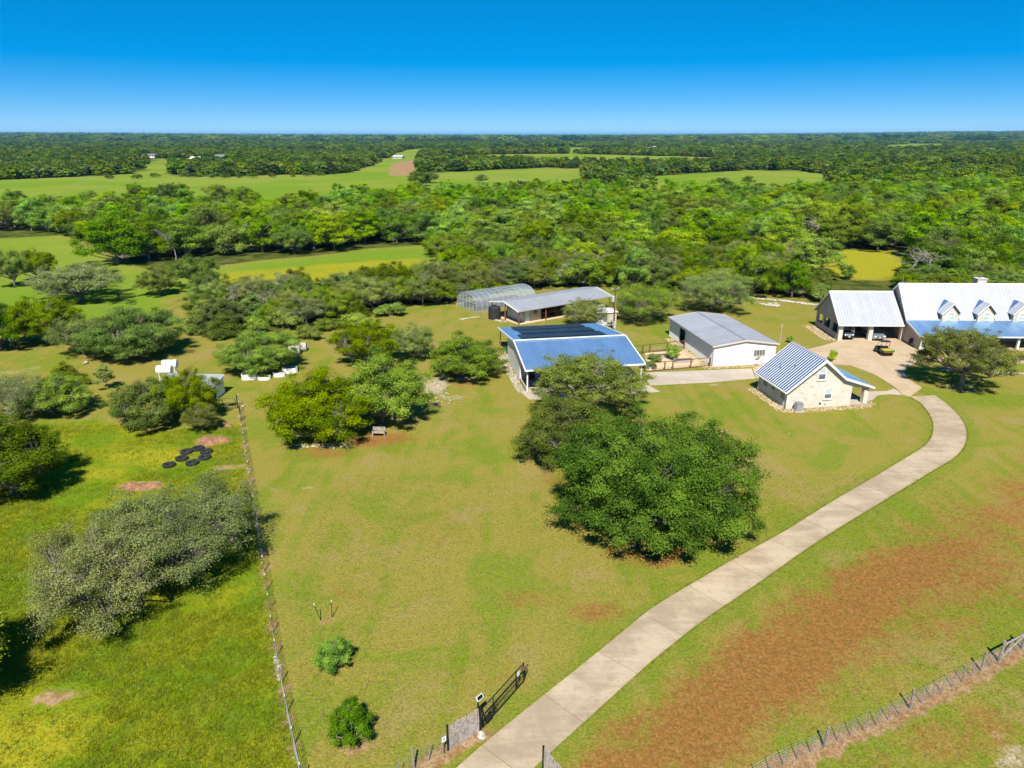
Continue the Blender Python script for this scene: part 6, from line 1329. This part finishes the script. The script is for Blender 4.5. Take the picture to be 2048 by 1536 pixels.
for px, py, mt, lab in ((1302, 742, 'tank_white', 'white flower pot by the garden fence'), (1311, 741, 'shade_sail', 'terracotta pot next to the white pot')):
    g = G(px, py); r = empty('flower_pot', (g.x, g.y + 0.5, 0), 0, lab, 'pot', 'pots in the garden'); MB().lathe([(0.16, 0), (0.26, 0.42), (0.28, 0.42), (0.28, 0.48), (0.22, 0.48), (0.2, 0.4)], 14).build('pot', M[mt], r); o = link('plant', PT['bush']['crown'], r, (0, 0, 0.3)); o.scale = (0.11, 0.11, 0.12)
def dish():
    g = G(1512.6, 733); r = empty('satellite_dish', (g.x, g.y, 0), 0.5, 'grey satellite dish on a pole before the white steel building', 'satellite dish'); MB().tube([(0, 0, -0.1), (0, 0, 1.0)], 0.035, 7).build('pole', M['grey_panel'], r)
    MB().lathe([(0.02, 0.10), (0.18, 0.085), (0.34, 0.03), (0.42, 0.0), (0.42, -0.02), (0.34, 0.01), (0.02, 0.07)], 18).xf(Matrix.Translation((0, -0.1, 1.2)) @ Matrix.Rotation(R_(125), 4, 'X')).build('reflector', M['grey_panel'], r); MB().tube([(0, -0.05, 1.0), (-0.15, -0.6, 1.15)], 0.02, 5).build('feed_arm', M['grey_metal'], r); box('receiver', M['white_paint'], r, -0.21, -0.09, -0.68, -0.58, 1.1, 1.24)
dish()
def antenna():
    p = loc2w(fd, (9.75, 0.3)); r = empty('antenna_mast', (p.x, p.y, 0), 0, 'thin metal antenna mast between white building and cottage', 'antenna'); MB().tube([(0, 0, -0.1), (0, 0, 5.6)], [0.045, 0.03], 6).build('mast', M['grey_panel'], r)
    for z in (5.2, 5.5): MB().tube([(-0.3, 0, z), (0.3, 0, z)], 0.015, 4).build('crossbar', M['grey_panel'], r)
antenna()
def field_gate():
    a, b = G(447, 818), G(472, 817); d = b - a; r = empty('field_gate', (a.x, a.y, 0), math.atan2(d.y, d.x), 'dark open frame gate at the head of the long wire fence', 'gate'); L = d.length
    for p, q in (((0, .05), (0, 1.3)), ((L, .05), (L, 1.3)), ((0, 1.28), (L, 1.28)), ((0, .15), (L, .15)), ((0, .7), (L, .7))): MB().tube([(p[0], 0, p[1]), (q[0], 0, q[1])], 0.035, 5).build('bar', M['black'], r)
field_gate()
for i, (px, py) in enumerate(((476, 817), (482, 842))):
    g = G(px, py); o = MB().tube([(0, 0, -0.1), (0, 0, 1.7)], 0.06, 7).build('corner_post', M['black'], None, (g.x, g.y, 0)); tag(o, ('tall dark corner post beside the field gate', 'dark brace post just below the field gate')[i], 'post')
# ------------------------------------------------------------------ vehicles
def wheel(parent, x, y, rad, wd, rim='chrome'):
    e = MB().lathe([(rad * 0.62, -wd / 2), (rad * 0.93, -wd / 2), (rad, -wd / 3), (rad, wd / 3), (rad * 0.93, wd / 2), (rad * 0.62, wd / 2)], 18).xf(Matrix.Translation((x, y, rad)) @ Matrix.Rotation(math.pi / 2, 4, 'Y')).build('wheel', M['rubber'], parent)
    MB().lathe([(0.05, -wd * 0.46), (rad * 0.6, -wd * 0.44), (rad * 0.6, wd * 0.44), (0.05, wd * 0.46)], 14).xf(Matrix.Translation((x, y, rad)) @ Matrix.Rotation(math.pi / 2, 4, 'Y')).build('rim', M[rim], e)
def utv():
    a, b = G(1771, 715), G(1757.5, 707.5); d = b - a; rz = math.atan2(d.y, d.x) - math.pi / 2   # local +y is the front
    c = G(1776, 713.5); r = empty('utility_vehicle', (c.x - 0.1, c.y + 1.3, 0.05), rz, 'green and yellow utility buggy with black canopy on the court', 'utility vehicle')
    for x in (-0.62, 0.62): wheel(r, x, 1.0, 0.31, 0.24, 'yellow_paint'); wheel(r, x, -0.92, 0.32, 0.28, 'yellow_paint')
    MB().prism([(-1.4, 0.38), (1.35, 0.38), (1.45, 0.55), (1.4, 0.86), (0.85, 0.98), (0.72, 0.62), (-0.1, 0.58), (-1.4, 0.58)], 'x', -0.55, 0.55).build('body', M['black'], r)
    box('chassis', M['black'], r, -0.5, 0.5, -1.35, 1.3, 0.27, 0.375); box('front_bumper', M['black'], r, -0.5, 0.5, 1.46, 1.56, 0.35, 0.75)
    for x in (-0.62, 0.30):
        MB().prism([(0.65, 0.66), (1.35, 0.66), (1.3, 0.76), (0.7, 0.76)], 'x', x, x + 0.32).build('front_fender', M['green_paint'], r); box('headlight', M['lamp_glass'], r, x + 0.08, x + 0.26, 1.385, 1.43, 0.68, 0.8)
    bed = MB(); bed.box(-0.72, 0.72, -1.52, -0.32, 0.64, 0.70); 
    bo = bed.build('cargo_bed', M['yellow_paint'], r); box('bed_liner', M['yellow_paint'], bo, -0.67, 0.67, -1.46, -0.39, 0.703, 0.90)
    for x0, x1, y0, y1, nm in ((-0.76, -0.70, -1.52, -0.32, 'bed_side'), (0.70, 0.76, -1.52, -0.32, 'bed_side'), (-0.76, 0.76, -1.583, -1.523, 'tailgate'), (-0.76, 0.76, -0.317, -0.26, 'headboard')): box(nm, M['green_paint'], bo, x0, x1, y0, y1, 0.74, 0.92)
    for x in (-0.6, 0.5): box('tail_lamp', M['tail_red'], r, x, x + 0.1, -1.61, -1.586, 0.72, 0.8)
    for x in (-0.5, 0.04):
        s = box('seat', M['black'], r, x, x + 0.46, -0.1, 0.38, 0.6, 0.76); MB().prism([(-0.16, 0.72), (-0.02, 0.74), (-0.1, 1.24), (-0.2, 1.24)], 'x', x, x + 0.46).build('seat_back', M['black'], s)
    for x in (-0.62, 0.62):
        MB().tube([(x, 0.82, 0.9), (x * 0.94, 0.45, 1.82)], 0.03, 6).build('cage_bar', M['black'], r); MB().tube([(x, -0.27, 0.6), (x * 0.94, -0.24, 1.82)], 0.03, 6).build('cage_bar', M['black'], r); MB().tube([(x * 0.94, 0.45, 1.82), (x * 0.94, -0.24, 1.82)], 0.03, 6).build('cage_bar', M['black'], r)
    MB().prism([(-0.42, 1.85), (0.62, 1.85), (0.62, 1.90), (0.1, 1.95), (-0.42, 1.91)], 'x', -0.68, 0.68).build('canopy', M['black'], r)
    MB().tube([(-0.25 + 0.17 * math.cos(t), 0.5 + 0.08 * math.sin(t), 1.05 + 0.15 * math.sin(t)) for t in [i * math.pi / 6 for i in range(13)]], 0.016, 5).build('steering_wheel', M['black'], r)
utv()
def car(px, py, label, paint, jeep):
    g = G(px, py); r = empty('parked_jeep' if jeep else 'parked_car', (g.x, g.y, 0.05), R_(180 + (-2 if jeep else 1)), label, 'car')   # +y is the front; origin at the front bumper
    w_ = 0.94; L = 4.3 if jeep else 4.7; rr = 0.40 if jeep else 0.35
    for x in (-0.78, 0.78): wheel(r, x, -0.85, rr, 0.25); wheel(r, x, -L + 0.95, rr, 0.25)
    if jeep:
        MB().prism([(-0.05, 0.5), (-0.05, 1.0), (-0.35, 1.1), (-1.45, 1.18), (-4.2, 1.2), (-4.25, 0.5)], 'x', -0.72, 0.72).build('body', M[paint], r)
        cab = MB().add([(-0.7, -1.5, 1.19), (0.7, -1.5, 1.19), (0.7, -4.2, 1.2), (-0.7, -4.2, 1.2), (-0.6, -1.75, 1.8), (0.6, -1.75, 1.8), (0.62, -4.15, 1.82), (-0.62, -4.15, 1.82)], [(0, 3, 2, 1), (4, 5, 6, 7), (0, 1, 5, 4), (1, 2, 6, 5), (2, 3, 7, 6), (3, 0, 4, 7)]).build('cab', M['black'], r)
        MB().add([(-0.6, -1.498, 1.25), (0.6, -1.498, 1.25), (0.54, -1.70, 1.72), (-0.54, -1.70, 1.72)], [(0, 1, 2, 3)]).build('windscreen', M['glass'], r)
        for x in (-0.92, 0.70): MB().prism([(-0.25, 0.82), (-1.4, 0.82), (-1.4, 0.92), (-1.1, 0.98), (-0.3, 0.96)], 'x', x, x + 0.22).build('fender', M[paint], r); 
        box('bumper', M['black'], r, -0.85, 0.85, -0.04, 0.12, 0.45, 0.65); box('grille', M['chrome'], r, -0.42, 0.42, -0.048, -0.02, 0.66, 0.98)
        for x in (-0.58, 0.58): MB().lathe([(0.12, 0), (0.12, 0.03), (0.02, 0.05)], 12).xf(Matrix.Translation((x, -0.05, 0.84)) @ Matrix.Rotation(-math.pi / 2, 4, 'X')).build('headlight', M['lamp_glass'], r)
        dr = MB().box(-0.02, 0.05, -0.95, 0.0, 0.55, 1.2).xf(Matrix.Translation((-0.72, -1.55, 0)) @ Matrix.Rotation(R_(-68), 4, 'Z')).build('open_door', M['white_paint'], r)
        MB().box(0.0, 0.03, -0.9, -0.08, 1.22, 1.72).xf(Matrix.Translation((-0.72, -1.55, 0)) @ Matrix.Rotation(R_(-68), 4, 'Z')).build('door_window', M['glass'], dr)
    else:
        MB().prism([(0.0, 0.42), (0.0, 0.75), (-0.25, 0.9), (-1.3, 1.05), (-4.6, 1.08), (-4.7, 0.5), (-4.6, 0.3), (-0.1, 0.28)], 'x', -w_, w_).build('body', M[paint], r)
        MB().add([(-0.86, -1.3, 1.052), (0.86, -1.3, 1.052), (0.86, -4.5, 1.082), (-0.86, -4.5, 1.082), (-0.66, -2.1, 1.66), (0.66, -2.1, 1.66), (0.66, -4.1, 1.66), (-0.66, -4.1, 1.66)], [(0, 3, 2, 1), (4, 5, 6, 7), (0, 1, 5, 4), (1, 2, 6, 5), (2, 3, 7, 6), (3, 0, 4, 7)]).build('cabin', M[paint], r)
        MB().add([(-0.76, -1.345, 1.10), (0.76, -1.345, 1.10), (0.6, -2.02, 1.62), (-0.6, -2.02, 1.62)], [(0, 1, 2, 3)]).build('windscreen', M['glass'], r)
        box('grille', M['black'], r, -0.42, 0.42, 0.004, 0.03, 0.55, 0.72); box('lower_intake', M['black'], r, -0.6, 0.6, 0.003, 0.02, 0.32, 0.42); box('chrome_bar', M['chrome'], r, -0.42, 0.42, 0.031, 0.04, 0.64, 0.67)
        for x in (-0.86, 0.52): box('headlight', M['lamp_glass'], r, x, x + 0.34, -0.02, 0.02, 0.66, 0.8)
    box('number_plate', M['white_paint'], r, -0.16, 0.16, 0.125 if jeep else 0.041, 0.135 if jeep else 0.05, 0.5, 0.62)
    for x in (-1.05, 0.88): box('mirror', M['black'], r, x, x + 0.17, -1.75, -1.6, 1.1, 1.25)
car(1697, 681, 'dark blue off-road car with an open door in the left carport bay', 'car_blue', True); car(1758.5, 683, 'silver grey car in the right carport bay', 'car_silver', False)
